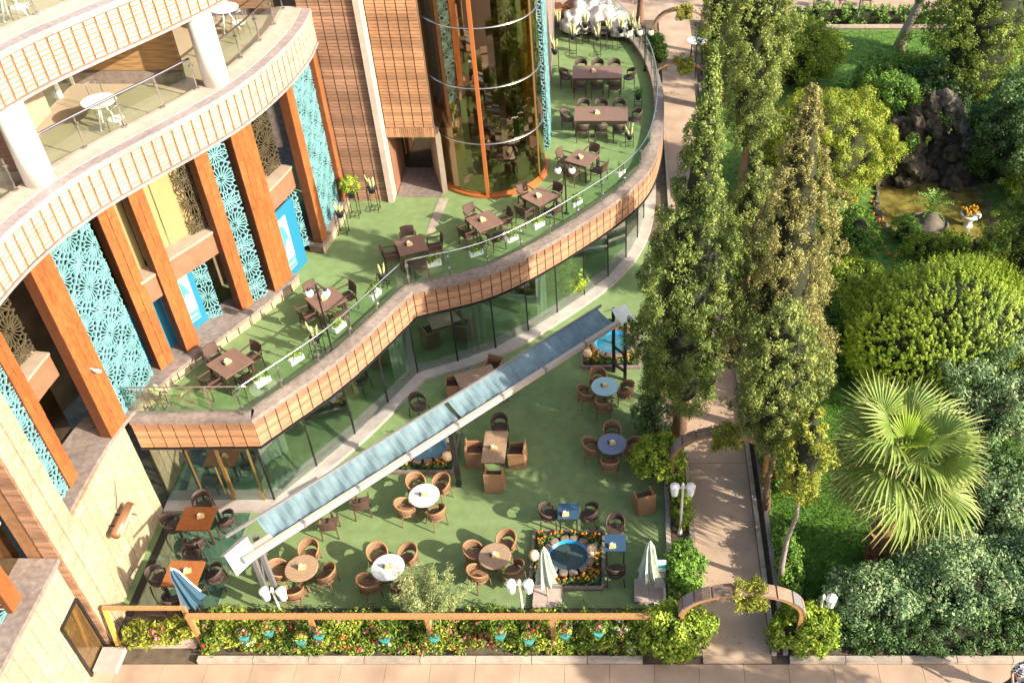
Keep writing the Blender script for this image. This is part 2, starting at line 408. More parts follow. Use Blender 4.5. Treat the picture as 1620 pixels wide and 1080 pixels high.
for j in range(12): put('kerb_stone', ks2, kb, (6 + j * 1.5, 55.5, 0))

# ------------------------------------------------------------------ curves of the building
EP = spline(V2((-14.2, 15.9), (-14.15, 18.2), (-13.9, 19.8), (-13.4, 21.3), (-12.6, 22.8), (-11.7, 24.35), (-10.9, 26.0), (-10.35, 28.0), (-10.1, 30.0), (-10.15, 31.6)), .2)
S1 = V2((-13.95, 19.6), (-10.48, 19.65))
S2 = spline(V2((-10.48, 19.65), (-8.5, 22.35), (-6.86, 25.58)), .3)
S3 = spline(V2((-6.86, 25.58), (-4.33, 26.7), (-1.84, 29.0), (.7, 32.3), (1.6, 35.3), (1.85, 39.4), (1.45, 43.1), (.45, 46.3), (-.9, 49.2)), .3)
OUT = S1 + S2[1:] + S3[1:]
TZ = 3.65

def wb(mb, name, m, parent, smooth=False):
    o = mb.build(name, m, parent, smooth)
    if parent is not None and parent.parent is None and parent.type == 'EMPTY':
        o.matrix_parent_inverse = Matrix.Translation(-Vector(parent.location))
    return o
def wput(name, me, parent, loc, rz):
    o = put(name, me, parent, loc, rz)
    if parent.parent is None and parent.type == 'EMPTY': o.matrix_parent_inverse = Matrix.Translation(-Vector(parent.location))
    return o
def panelmesh(key, w, h, rows, m, dep=.035, gap=.017, vert=False):
    def f():
        mb = MB(); r = random.Random(str(key))
        for k in range(rows):
            d = dep * r.uniform(.8, 1.12)
            if vert: x = -w / 2 + (k + .5) * w / rows; mb.box((x, -d / 2, h / 2), (w / rows - gap, d, h - gap))
            else: mb.box((0, -d / 2, (k + .5) * h / rows), (w - gap * 2.2, d, h / rows - gap))
        return mb.mesh('cladding_panel', m)
    return kit(('panel', key), f)
def clad(parent, line, z, w, h, rows, m, key, dep=.035, gap=.018):
    pts = resample(line, w); n = len(pts) - 1; ww = sum((pts[i + 1] - pts[i]).length for i in range(n)) / n
    for i in range(n):
        me = panelmesh((key, i % 5), ww, h, rows, m, dep, gap)
        t = pts[i + 1] - pts[i]; c = (pts[i] + pts[i + 1]) / 2
        wput('cladding_panel', me, parent, (c.x, c.y, z), math.atan2(t.y, t.x))

# ------------------------------------------------------------------ terrace
terr = thing('terrace_pavilion', 'raised terrace with wood-slat fascia over a curved glass pavilion', 'pavilion', (-7, 24, 0))
inner = offset(OUT, -.42)
struct('terrace_floor', MB().prism([(p.x, p.y) for p in offset(OUT, -.3)] + [(-13, 49.2), (-13, 33), (-14.05, 26)], 3.3, TZ), 'turf')
slab_o = wb(MB().prism([(p.x, p.y) for p in offset(OUT, -.07)] + [(-13, 49), (-13, 33), (-14, 26)], 2.86, 3.29), 'slab', 'concrete', terr)
cop = wb(MB().strip(OUT, inner, 3.80, 3.95), 'coping', 'coping', terr)
fb = wb(MB().strip(offset(OUT, -.035), offset(OUT, -.12), 2.84, 3.79), 'fascia', 'backing', terr)
for sg, k in ((S1, 'a'), (S2, 'b'), (S3, 'c')): clad(fb, offset(sg, -.035), 2.86, .38, .94, 10, 'woodslat' if k != 'a' else 'woodslat2', 'fas' + k)
wb(MB().strip(offset(OUT, .02), offset(OUT, -.06), 2.78, 2.83), 'drip_edge', 'darkmetal', terr)
# glazing below
G1 = V2((-14.1, 19.9), (-10.78, 19.95)); G2 = spline(V2((-10.78, 19.95), (-8.85, 22.75), (-7.22, 25.75)), .3)
G3 = spline(V2((-7.22, 25.75), (-4.62, 27.05), (-2.35, 29.2), (-.4, 31.55), (.65, 33.9), (1.1, 36.6), (1.2, 40)), .3)
GL = G1 + G2[1:] + G3[1:]
wb(MB().strip(offset(GL, .42), offset(GL, -.15), 0, .14), 'step', 'step', terr)
def panes(line, w, frame='darkmetal', thick=.05):
    pts = resample(line, w)
    for i in range(len(pts) - 1):
        a, b = pts[i], pts[i + 1]; t = (b - a).normalized(); n = Vector((t.y, -t.x)) * .008
        q = [a + t * .02 - n, b - t * .02 - n, b - t * .02 + n, a + t * .02 + n]
        wb(MB().prism([(p.x, p.y) for p in q], .15, 2.83), 'glass_pane', 'glass_pav', terr)
        wb(MB().bar((b.x, b.y, .14), (b.x, b.y, 2.84), thick, .06), 'mullion', frame, terr)
panes(V2((-14.1, 19.9), (-12.95, 19.92)), 1.1); panes(V2((-11.05, 19.95), (-10.78, 19.95)), .4)
panes(G2, 1.75); panes(G3, 1.55)
for x0, x1 in ((-12.92, -12.02), (-11.98, -11.08)):            # glass entrance leaves
    d = wb(MB().box(((x0 + x1) / 2, 19.93, 1.3), (x1 - x0 - .02, .02, 2.3)), 'door', 'glass_pav', terr)
    hx = x1 - .12 if x0 < -12.5 else x0 + .12
    MB().tube([(hx, 19.8, .6), (hx, 19.8, 1.8)], .022).build('door_handle', 'gold', d)
    MB().bar((x0, 19.93, .14), (x0, 19.93, 2.5), .05).bar((x1, 19.93, .14), (x1, 19.93, 2.5), .05).bar((x0, 19.93, 2.48), (x1, 19.93, 2.48), .05).build('door_frame', 'gold', d)
wb(MB().box((-12, 19.93, 2.66), (1.9, .02, .3)), 'transom', 'glass_pav', terr)
# rooms behind the glass
back = offset(GL, -4.2)
wb(MB().wall([(p.x, p.y) for p in back[2:]], 0, 2.86), 'rear_wall', 'ledgebrown', terr)
struct('pavilion_floor', MB().prism([(p.x, p.y) for p in offset(GL, -.16)] + [(-6, 40), (-14.1, 30)], .0, .03), 'interiorfloor')
def curtain(line):
    pts = resample(line, .045); a = [p + Vector((0, 0)) for p in offset(pts, -.32)]
    w = [p + (offset(pts, -.38)[i] - p) * math.sin(i * 1.15) * .9 for i, p in enumerate(a)]
    wb(MB().wall([(p.x, p.y) for p in w], .1, 2.8), 'curtain', 'curtain', terr, True)
curtain(cutY(G2, 20.05, 20.9)); curtain(cutY(G2, 25.0, 25.7)); curtain(cutY(G3, 26.6, 27.0)); curtain(cutY(G3, 28.6, 29.0)); curtain(cutY(G3, 31.6, 32.4))
wb(MB().box((-9.2, 24.2, 1.4), (.4, .4, 2.75)).box((-5.4, 30.0, 1.4), (.4, .4, 2.75)), 'inner_column', 'ledgebrown', terr)

# glass railing on the terrace edge
rl = thing('terrace_railing', 'frameless glass railing with thin steel top rail along the terrace edge', 'railing', (-7, 24, 3.95))
RZ = 4.98
for sg in (S1, S2, S3):
    ln = offset(sg, -.30); pts = resample(ln, 1.35)
    fine = resample(ln, .25)
    wb(MB().tube([(p.x, p.y, RZ) for p in fine], .022, 6), 'top_rail', 'steel', rl, True)
    for i in range(len(pts) - 1):
        a, b = pts[i], pts[i + 1]; t = (b - a).normalized(); n = Vector((t.y, -t.x)) * .006
        q = [a + t * .03 - n, b - t * .03 - n, b - t * .03 + n, a + t * .03 + n]
        wb(MB().prism([(p.x, p.y) for p in q], 4.0, RZ - .01), 'glass_pane', 'glass_rail', rl)
        if i % 2 == 0 or True:
            u = Vector((t.y, -t.x)) * -.05
            po = wb(MB().bar((a.x + u.x, a.y + u.y, 3.95), (a.x + u.x, a.y + u.y, RZ - .08), .035), 'post', 'steel', rl)
            MB().box((a.x + u.x / 2, a.y + u.y / 2, 4.3), (.1, .1, .05)).box((a.x + u.x / 2, a.y + u.y / 2, 4.75), (.1, .1, .05)).build('clamp', 'steel', po)

# ------------------------------------------------------------------ hotel building
hot = thing('hotel_building', 'curved hotel front with orange pillars, turquoise lattice screens and cream balconies', 'building', (-14.5, 16, 0))
PZ = 4.05; BZ = 9.9
def prismY(a, b, inset, depth, z0, z1, name, m, parent=hot):
    ln = cutY(EP, a, b); return wb(MB().strip(offset(ln, -inset), offset(ln, -inset - depth), z0, z1), name, m, parent)
# base wall with stone tiles
wallb = wb(MB().box((-14.4, 17.8, 1.97), (.42, 3.6, 3.94)), 'base_wall', 'joint', hot)
def stonewall(parent, x, y0, y1, z0, z1, w=.40, h=.98):
    n = int(round((y1 - y0) / w)); w = (y1 - y0) / n
    for i in range(n):
        z = z0 - (h * (i * .37 % 1))
        while z < z1 - .02:
            a, b = max(z, z0), min(z + h, z1)
            if b - a > .03:
                key = round(b - a, 2); me = kit(('stone', key, round(w, 3)), lambda: MB().box((0, 0, (b - a) / 2), (.05, w - .02, b - a - .02)).mesh('stone_tile', 'creamtile'))
                wput('stone_tile', me, parent, (x + .01 + random.uniform(-.006, .006), y0 + (i + .5) * w, a), 0)
            z += h
stonewall(wallb, -14.17, 16.0, 19.6, 0, 3.9)
# curved dark coping (plinth) and its cladding towards the terrace
for a, b in ((15.92, 26.35), (28.05, 31.3)):
    ln = cutY(EP, a, b); pl = wb(MB().strip(ln, offset(ln, -1.25), 3.93, PZ), 'plinth', 'coping', hot)
    l2 = [p for p in offset(ln, -.05) if p.y > 19.7]
    wb(MB().strip(offset(l2, -.04), offset(l2, -.5), 3.3, 3.92), 'plinth_core', 'backing', hot)
    if len(l2) > 2: clad(pl, l2, 3.55, .5, .37, 2, 'creamtile', 'pl')
# room volumes behind the façade
ln = offset(EP, -2.4)
wb(MB().wall([(p.x, p.y) for p in ln], 3.6, 9.9), 'core_wall', 'amberroom', hot)
PILL = [(17.05, 17.5, .30), (18.85, 19.6, .02), (21.45, 21.9, .42), (22.25, 22.68, .30), (24.25, 24.68, .38), (25.35, 26.2, .14), (28.12, 28.55, .06), (30.75, 31.2, .08)]
for a, b, i in PILL:
    p = prismY(a, b, i, .30, PZ, BZ + .02, 'pillar', 'pillaredge')
    n = max(2, round((b - a) / .19)); rq = random.Random(str(a))
    for k in range(n):
        c0, c1 = a + (b - a) * k / n + .003, a + (b - a) * (k + 1) / n - .003; ln = cutY(EP, c0, c1); z = PZ + .01 - rq.uniform(0, .7)
        while z < BZ:
            q0, q1 = max(PZ + .01, z), min(BZ, z + .82); u = rq.uniform(.014, .024)
            if q1 - q0 > .05: wb(MB().strip(offset(ln, -i + u), offset(ln, -i - .005), q0, q1 - .008), 'plank', 'pillar', p)
            z += .82
def lattice_mesh(w, h, rs, lm='lattice'):
    """a screen of interlaced rosettes, cut to a w x h rectangle; local x along, z up"""
    segs = []
    r = .84; dz = r * 1.9; rows = round(h / dz) + 1
    cs = []
    for k in range(-1, rows + 2):
        z = (k + .5) * dz + rs
        for q in (-2, 0, 2): cs.append((q * r * .95, z, 0))
        for q in (-1, 1): cs.append((q * r * .95, z + dz / 2, 1))
    for cx, cz, ph in cs:
        if abs(cx) > w / 2 + r: continue
        n = 20; pt = lambda rr, k: (cx + rr * r * math.cos(2 * PI * k / n), cz + rr * r * math.sin(2 * PI * k / n))
        for k in range(n):
            segs.append((pt(.05 if k % 4 == 0 else .12, k), pt(.44, k)))
            segs.append((pt(.44, k), pt(.55, k + .5))); segs.append((pt(.44, k), pt(.55, k - .5)))
            segs.append((pt(.55, k + .5), pt(.70, k + .5)))
            if k % 2 == 0: segs.append((pt(.70, k + .5), pt(.64, k + 1.5))); segs.append((pt(.70, k + .5), pt(.70, k - .5)))
            if k % 5 == 0:
                segs.append((pt(.55, k), pt(.95, k))); segs.append((pt(.70, k + .5), pt(.95, k))); segs.append((pt(.70, k - .5), pt(.95, k))); segs.append((pt(.72, k + 1.5), pt(.86, k + .4))); segs.append((pt(.72, k - 1.5), pt(.86, k - .4)))
    mb = MB(); hw = w / 2
    for (x0, z0), (x1, z1) in segs:
        t0, t1 = 0, 1; dx, dz_ = x1 - x0, z1 - z0; ok = True
        for p, q in ((-dx, x0 + hw), (dx, hw - x0), (-dz_, z0), (dz_, h - z0)):
            if abs(p) < 1e-9:
                if q < 0: ok = False
            else:
                t = q / p
                if p < 0: t0 = max(t0, t)
                else: t1 = min(t1, t)
        if ok and t1 - t0 > .02:
            y = random.uniform(-.006, .006)
            a = Vector((x0 + dx * t0, y, z0 + dz_ * t0)); b = Vector((x0 + dx * t1, y, z0 + dz_ * t1)); t = (b - a).normalized(); s_ = Vector((-t.z, 0, t.x)) * .0125; d = Vector((0, .022, 0))
            mb.add([a - s_ - d, a + s_ - d, b + s_ - d, b - s_ - d, a - s_ + d, a + s_ + d, b + s_ + d, b - s_ + d], [(0, 1, 2, 3), (0, 4, 5, 1), (3, 2, 6, 7), (1, 5, 6, 2), (0, 3, 7, 4)])
    return mb.mesh('lattice_panel', lm)
def lattice(p0, p1, z0, z1, parent=hot, rs=0., lm='lattice'):
    t = p1 - p0; c = (p0 + p1) / 2
    o = wput('lattice_panel', lattice_mesh(t.length, z1 - z0, rs, lm), parent, (c.x, c.y, z0), math.atan2(t.y, t.x))
    if lm != 'lattice': return
    n = Vector((t.y, -t.x)).normalized() * -.14
    wb(MB().prism([tuple(p0 + n), tuple(p1 + n), tuple(p1 + n * 1.5), tuple(p0 + n * 1.5)], z0, z1), 'screen_back', 'darkscreen', parent)
mat('darkscreen', (.012, .022, .025), .4, .3, 3)
def P(Y, i): return atY(offset(EP, -i), Y)
lattice(P(15.95, .35), P(17.05, .35), PZ, BZ, rs=.3)
lattice(P(19.6, .18), P(21.45, .5), PZ, BZ)
lattice(P(24.68, .45), P(25.35, .3), PZ, BZ, rs=.5)
lattice(P(28.55, .2), P(30.75, .25), PZ, BZ, rs=.2)
# windows, blinds, ledges between the pillars
for a, b, i, bl in ((17.5, 18.85, 1.3, 0), (21.9, 22.25, .95, 1), (22.68, 24.25, 1.15, 1), (26.2, 28.12, 1.1, 2)):
    ln = cutY(EP, a - .15, b + .15)
    w = wb(MB().strip(offset(ln, -i), offset(ln, -i - .02), 7.0, BZ), 'window', 'glass_dark', hot)
    if bl: MB().wall([(p.x, p.y) for p in offset(cutY(EP, a - .3, (b - (.12 if bl == 1 else .95)) if b - a > 1 else b + .1), -i + .05)], 7.05, BZ).build('blind', 'blind', w)
    m0 = atY(offset(EP, -i + .03), (a + b) / 2 + (.35 if b - a > 1 else .0))
    MB().bar((m0.x, m0.y, 7), (m0.x, m0.y, BZ), .06).build('frame', 'steel', w)
    lg = prismY(a - .1, b + .1, i - .55, .6, 6.25, 6.98, 'ledge', 'ledgebrown')
    ln2 = cutY(EP, a - .1, b + .1)
    MB().strip(offset(ln2, -i + .58), offset(ln2, -i + .0), 6.98, 7.05).build('ledge_top', 'ledge', lg)
    ln3 = cutY(EP, a - .15, b + .15)
    if bl == 0: wb(MB().strip(offset(ln3, -i), offset(ln3, -i - .02), PZ, 6.25), 'window', 'glass_dark', hot)
# side lattice screens half hidden in the window recesses, upper ones coloured shade-dark
def Pn(Y, i): return offset([atY(EP, Y - .1), atY(EP, Y), atY(EP, Y + .1)], -i)[1]
for a, b, i in ((18.2, 18.95, 1.2), (23.85, 24.35, .95), (27.2, 28.2, 1.0)): lattice(Pn(a, i), Pn(b, i - .1), 7.05, BZ, lm='latticeshade', rs=.2)
lattice(P(24.02, 1.05), P(24.26, .8), PZ, 6.25); lattice(P(27.75, .8), P(28.12, .5), PZ, 6.25)
# blue hoardings with the wave emblem
def hoard(y0, y1, i, z0, z1, em):
    a, b = P(y0, i), P(y1, i); t = (b - a); L = t.length
    o = wput('poster_board', MB().box((0, 0, (z1 - z0) / 2), (L, .05, z1 - z0)).mesh('poster_board', 'bluehoard'), hot, ((a.x + b.x) / 2, (a.y + b.y) / 2, z0), math.atan2(t.y, t.x))
    if em is None: return
    x0, w, h = em; m = .028
    MB().box((x0, -m, h * .56), (w, .004, h * .86)).build('poster_field', 'posterwhite', o)
    # emblem: a crest of a wave curling to the right, over a cyan band with a line of script
    pts = [(-.46, .34), (-.46, .80), (-.30, .87), (-.05, .92), (.12, .90), (.27, .82), (.38, .68), (.43, .52), (.36, .60), (.26, .62), (.17, .56), (.10, .46), (-.04, .38)]
    MB().add([(x0 + a_ * w, -m - .004, b_ * h) for a_, b_ in pts], [tuple(range(len(pts)))]).build('emblem', 'bluelight', o)
    MB().box((x0, -m - .004, h * .22), (w, .004, h * .16)).build('emblem_band', 'bluelight', o)
    sc = MB(); rq = random.Random(3)
    for x1, x2 in ((-.40, -.18), (-.12, .10), (.16, .42)):
        x = x1
        while x < x2:
            z = h * .22; hh = rq.uniform(.012, .03) * h; sc.add([(x0 + x * w, -m - .008, z - hh), (x0 + (x + .022) * w, -m - .008, z - hh * .8), (x0 + (x + .03) * w, -m - .008, z + hh), (x0 + (x + .008) * w, -m - .008, z + hh * .7)], [(0, 1, 2, 3)]); x += .04
    sc.build('script', 'white', o)
plain('posterwhite', (.5, .5, .48), .5)
plain('bluelight', (.06, .27, .34), .5)
hoard(21.75, 22.5, .85, PZ, 6.25, None)
hoard(22.6, 24.0, 1.0, PZ, 6.25, (.08, 1.05, 2.1))
hoard(26.2, 27.65, .45, TZ, 6.25, (-.28, .95, 2.3))
# cream balcony slabs with slat cladding
def balcony(z0, ht, e):
    bl = wb(MB().strip(offset(e, -.04), offset(e, -.9), z0, z0 + ht - .03), 'balcony', 'joint', hot)
    wb(MB().strip(offset(e, -.9), offset(e, -5.5), z0, z0 + ht - .21), 'slab', 'concrete', hot)
    clad(bl, offset(e, -.035), z0 + .04, .33, ht - .06, 8, 'whiteslat', 'bal', .03, .03)
    MB().strip(offset(e, .03), offset(e, -.03), z0 - .05, z0 + .02).build('drip_edge', 'bandgrey', bl)
    MB().strip(offset(e, .02), offset(e, -.30), z0 + ht, z0 + ht + .16).build('edge_band', 'bandgrey', bl)
    MB().strip(offset(e, -.30), offset(e, -.98), z0 + ht - .02, z0 + ht + .18).build('coping', 'coping_pale', bl)
    MB().strip(offset(e, -.98), offset(e, -5.5), z0 + ht - .2, z0 + ht - .1).build('balcony_floor', 'balconyfloor', bl)
    return bl
ET = EP + spline(V2((-10.15, 31.6), (-10.2, 31.75)), .1)[1:]
balcony(BZ, 1.0, EP); balcony(13.4, 1.0, EP)
def rail(z, yA, yB, inset, name, label, step=1.25, gaps=()):
    r = thing(name, label, 'railing', (-13, 22, z))
    ln = cutY(offset(EP, -inset), yA, yB); pts = resample(ln, step)
    wb(MB().tube([(p.x, p.y, z + .92) for p in resample(ln, .3)], .03, 8), 'top_rail', 'chrome', r, True)
    for i, p in enumerate(pts):
        po = wb(MB().bar((p.x, p.y, z), (p.x, p.y, z + .9), .035), 'post', 'steel', r)
        MB().box((p.x, p.y, z + .03), (.1, .1, .05)).box((p.x, p.y, z + .7), (.12, .05, .05)).build('clamp', 'steel', po)
        if i < len(pts) - 1:
            a, b = p, pts[i + 1]; t = (b - a).normalized(); n = Vector((t.y, -t.x)) * .006
            q = [a + t * .04 - n, b - t * .04 - n, b - t * .04 + n, a + t * .04 + n]
            wb(MB().prism([(v.x, v.y) for v in q], z + .06, z + .88), 'glass_pane', 'glass_rail', r)
CZ = BZ + 1.18; CZ2 = 13.4 + 1.18
rail(CZ, 17.5, 20.4, .85, 'balcony_railing', 'chrome handrail with glass left of the nearer white column')
rail(CZ, 21.3, 25.7, .85, 'balcony_railing', 'chrome handrail with glass between the two white balcony columns')
rail(CZ, 26.5, 31.3, .85, 'balcony_railing', 'curved chrome handrail at the far end of the lower balcony')
rail(CZ2, 17.5, 26.0, .85, 'balcony_railing', 'chrome handrail on the upper balcony at the top left corner')
for y, z0, z1, r in ((20.85, CZ, 13.4, .36), (26.1, CZ, 13.4, .36), (20.0, CZ2, 18, .36)):
    p = P(y, .62); wb(MB().lathe([(r, z0 - .0), (r * .97, (z0 + z1) / 2), (r * .97, z1)], 28, (p.x, p.y, 0)), 'column', 'whitecol', hot, True)
# balcony back walls
def plankwall(a, b, z0, z1, m='woodwall', h=.2):
    t = b - a; L = t.length; n = int((z1 - z0) / h)
    o = wput('rear_wall', MB().box((0, .05, (z1 - z0) / 2), (L, .06, z1 - z0)).mesh('rear_wall', 'backing'), hot, ((a.x + b.x) / 2, (a.y + b.y) / 2, z0), math.atan2(t.y, t.x))
    me = MB().box((0, 0, h / 2), (L, .04, h - .008)).mesh('plank', m)
    for k in range(n): put('plank', me, o, (0, random.uniform(-.004, .004), k * h))
for zf in (BZ + .9, 13.4 + .9):
    plankwall(Vector((-16.6, 26.75)), Vector((-12.7, 26.75)), zf + .35, zf + 2.62)
    wb(MB().box((-14.65, 26.7, zf + .17), (3.9, .2, .34)), 'wall_base', 'coping', hot)
    plankwall(Vector((-18.5, 21.3)), Vector((-14.75, 21.3)), zf + .3, zf + 2.62, 'woodslat3', .1)
    wb(MB().box((-16.6, 21.35, zf + .15), (3.7, .2, .3)), 'wall_base', 'ledge', hot)
    plankwall(Vector((-15.4, 31.35)), Vector((-11.3, 31.35)), zf + .3, zf + 2.62, 'woodslat3', .1)
    for y0, y1 in ((21.5, 23.2), (24.9, 26.6), (27.0, 28.6)):
        w = wb(MB().box((-16.0 if y1 < 27 else -14.6, (y0 + y1) / 2, zf + 1.3), (.04, y1 - y0, 2.6)), 'window', 'glass_pav', hot)
        for y in (y0, (y0 + y1) / 2, y1): MB().bar((-15.94 if y1 < 27 else -14.54, y, zf), (-15.94 if y1 < 27 else -14.54, y, zf + 2.6), .09).build('frame', 'whitepaint', w)
    wb(MB().box((-16.1, 24.05, zf + 1.3), (.5, 1.7, 2.6)), 'pier', 'ledge', hot)
    wb(MB().box((-14.8, 30.0, zf + 1.3), (.4, 2.7, 2.6)), 'pier', 'ledge', hot)
    wb(MB().box((-17.0, 24.0, zf + 1.3), (.1, 6, 2.6)), 'rear_wall', 'coping', hot)
# pier and the nearer bay
pier = wb(MB().box((-14.35, 15.48, 4.95), (.8, 1.0, 9.9)), 'pier', 'joint', hot)
for k in range(10):
    for j in range(2): put('cladding_panel', panelmesh(('pier', (k + j) % 4), .5, .98, 9, 'creamtile', .03), pier, (-13.945, 15.23 + .5 * j, k * .98), PI / 2)
    for j in range(1): put('cladding_panel', panelmesh(('pierb', k % 4), .42, .98, 12, 'woodslat3', .03), pier, (-14.14, 14.975, k * .98), 0)
wall2 = wb(MB().box((-14.4, 12.0, 1.87), (.42, 5.9, 3.74)), 'base_wall', 'joint', hot)
stonewall(wall2, -14.17, 9.2, 14.94, 0, 3.7)
wb(MB().box((-14.55, 12.0, 3.82), (1.2, 5.86, .15)), 'plinth', 'coping', hot)
for y0, y1 in ((13.35, 13.8), (11.55, 12.0)):
    p = wb(MB().box((-14.55, (y0 + y1) / 2, 6.9), (.4, y1 - y0, 6)), 'pillar', 'pillaredge', hot)
    MB().box((-14.34, (y0 + y1) / 2, 6.9), (.03, y1 - y0 - .012, 5.99)).build('plank', 'pillar', p)
lattice(Vector((-14.5, 12.0)), Vector((-14.5, 13.35)), 3.9, 9.9)
w = wb(MB().box((-14.95, 14.4, 6.9), (.03, 1.2, 6)), 'window', 'glass_bronze', hot)
MB().box((-14.9, 14.4, 5.2), (.05, 1.2, .05)).build('frame', 'white', w)
wb(MB().box((-15.9, 12.5, 5), (.1, 6, 9.8)), 'core_wall', 'ledgebrown', hot)
dr = wb(MB().box((-14.13, 14.45, 1.1), (.06, .85, 2.2)), 'door', 'glass_dark', hot)
MB().bar((-14.1, 14.0, 0), (-14.1, 14.0, 2.2), .06).bar((-14.1, 14.9, 0), (-14.1, 14.9, 2.2), .06).bar((-14.1, 14.0, 2.22), (-14.1, 14.9, 2.22), .06).build('frame', 'darkmetal', dr)
wb(MB().box((-13.75, 14.4, .1), (.6, .7, .2)), 'doorstep', 'step', hot)
# wood-clad block with the recessed entrance
def slatwall(x0, x1, y, z0, z1, m, key, cols):
    o = wb(MB().box(((x0 + x1) / 2, y + .12, (z0 + z1) / 2), (x1 - x0, .2, z1 - z0)), 'clad_wall', 'backing', hot); w = (x1 - x0) / cols; n = max(1, round((z1 - z0) / 2.2)); h = (z1 - z0) / n
    for c in range(cols):
        for k in range(n): put('cladding_panel', panelmesh((key, (c + k) % 4), w, h, round(h / .115), m, .03), o, (x0 + (c + .5) * w, y + .018, z0 + k * h), 0)
slatwall(-10.6, -8.72, 31.45, TZ, 17, 'woodslat3', 'wl', 5)
wb(MB().box((-8.6, 31.62, 10.3), (.2, .62, 13.3)), 'corner_strip', 'coping_pale', hot)
slatwall(-8.48, -6.75, 31.85, 6.5, 17, 'woodslat2', 'wr', 5)
lt = wb(MB().box((-7.6, 31.95, 6.3), (1.74, .2, .38)), 'lintel', 'backing', hot)
put('cladding_panel', panelmesh('lin', 1.74, .38, 24, 'woodslat2', .04, vert=True), lt, (-7.62, 31.85, 6.11), 0)
wb(MB().box((-7.6, 32.9, 6.2), (1.9, 1.7, .15)), 'recess_ceiling', 'backing', hot)
wb(MB().prism([(-6.75, 31.95), (-6.55, 31.95), (-7.15, 33.9), (-7.4, 33.9)], TZ, 6.12), 'recess_wall', 'ledge', hot)
wb(MB().box((-8.52, 32.9, 4.9), (.08, 1.9, 2.5)), 'recess_wall', 'ledgebrown', hot)
dr = wb(MB().box((-7.95, 33.85, 4.85), (1.15, .05, 2.4)), 'door', 'glass_dark', hot)
MB().tube([(-8.35, 33.78, 4.3), (-8.35, 33.78, 5.3)], .025).build('door_handle', 'gold', dr)
wb(MB().box((-7.7, 34.3, 4.9), (1.8, .1, 2.5)), 'recess_back', 'interior', hot)
struct('entrance_threshold', MB().box((-7.6, 32.75, TZ + .012), (1.7, 2.1, .03)), 'coping')
struct('paving_strip', MB().prism([(-7.0, 29.3), (-6.72, 29.3), (-6.5, 31.6), (-6.85, 31.6)], TZ, TZ + .012), 'kerb')
blk = wb(MB().prism([(-14, 35.4), (-3.0, 35.4), (-3.3, 49), (-14, 49)], TZ, 17), 'rear_block', 'coping', hot)
lattice(Vector((-3.75, 35.2)), Vector((-2.95, 35.2)), TZ, 15); lattice(Vector((-2.9, 35.4)), Vector((-2.93, 37.3)), TZ, 15)

# ------------------------------------------------------------------ glass lift tower
tw = thing('glass_lift_tower', 'round bronze glass lift tower with white rings and orange mullion', 'tower', (-5.0, 33.75, TZ))
RT = 2.05
lev = [3.85, 5.9, 8.08, 10.26, 12.45, 14.7, 17]
MB().lathe([(RT + .12, 0), (RT + .12, .1), (RT + .02, .12), (RT + .02, .2)], 48).build('base_ring', 'orangemull', tw)
for k in range(len(lev) - 1):
    for j in range(8):
        a0, a1 = -PI + PI * j / 8 * 1.16 - .25, -PI + PI * (j + 1) / 8 * 1.16 - .25; n = 4
        arc = [(RT * math.cos(a0 + (a1 - a0) * i / n), RT * math.sin(a0 + (a1 - a0) * i / n)) for i in range(n + 1)]
        arc += [(x * .99, y * .99) for x, y in arc[::-1]]
        MB().prism(arc, lev[k] - TZ + .01, lev[k + 1] - TZ - .01).build('glass_pane', 'glass_bronze', tw, False)
    pts = [((RT + .015) * math.cos(a), (RT + .015) * math.sin(a), lev[k + 1] - TZ) for a in [-PI - .3 + 3.75 * i / 40 for i in range(41)]]
    MB().tube(pts, .024, 6).build('ring', 'steel', tw, True)
MB().box((0, -RT - .05, 6.75), (.13, .10, 13.3)).build('mullion', 'orangemull', tw)
for a in (-2.75, -.42): MB().bar((RT * math.cos(a), RT * math.sin(a), .1), (RT * math.cos(a), RT * math.sin(a), 13.3), .06).build('mullion', 'gold', tw)
MB().lathe([(RT - .04, 0.205), (RT - .04, .23)], 40).build('shaft_floor', 'darkscreen', tw)
MB().box((.1, .75, 6.75), (2.7, .5, 13.0)).build('shaft_wall', 'interior', tw)
MB().box((-1.45, .5, 6.7), (.6, .5, 13.3)).build('shaft_side', 'gold', tw)
MB().box((1.55, .6, 6.7), (.45, .5, 13.3)).build('shaft_side', 'gold', tw)
for x in (-.55, -.35, .55, .85): MB().bar((x, .55, 0), (x, .55, 13.3), .05 if abs(x) > .5 else .03).build('guide_rail', 'gold', tw)
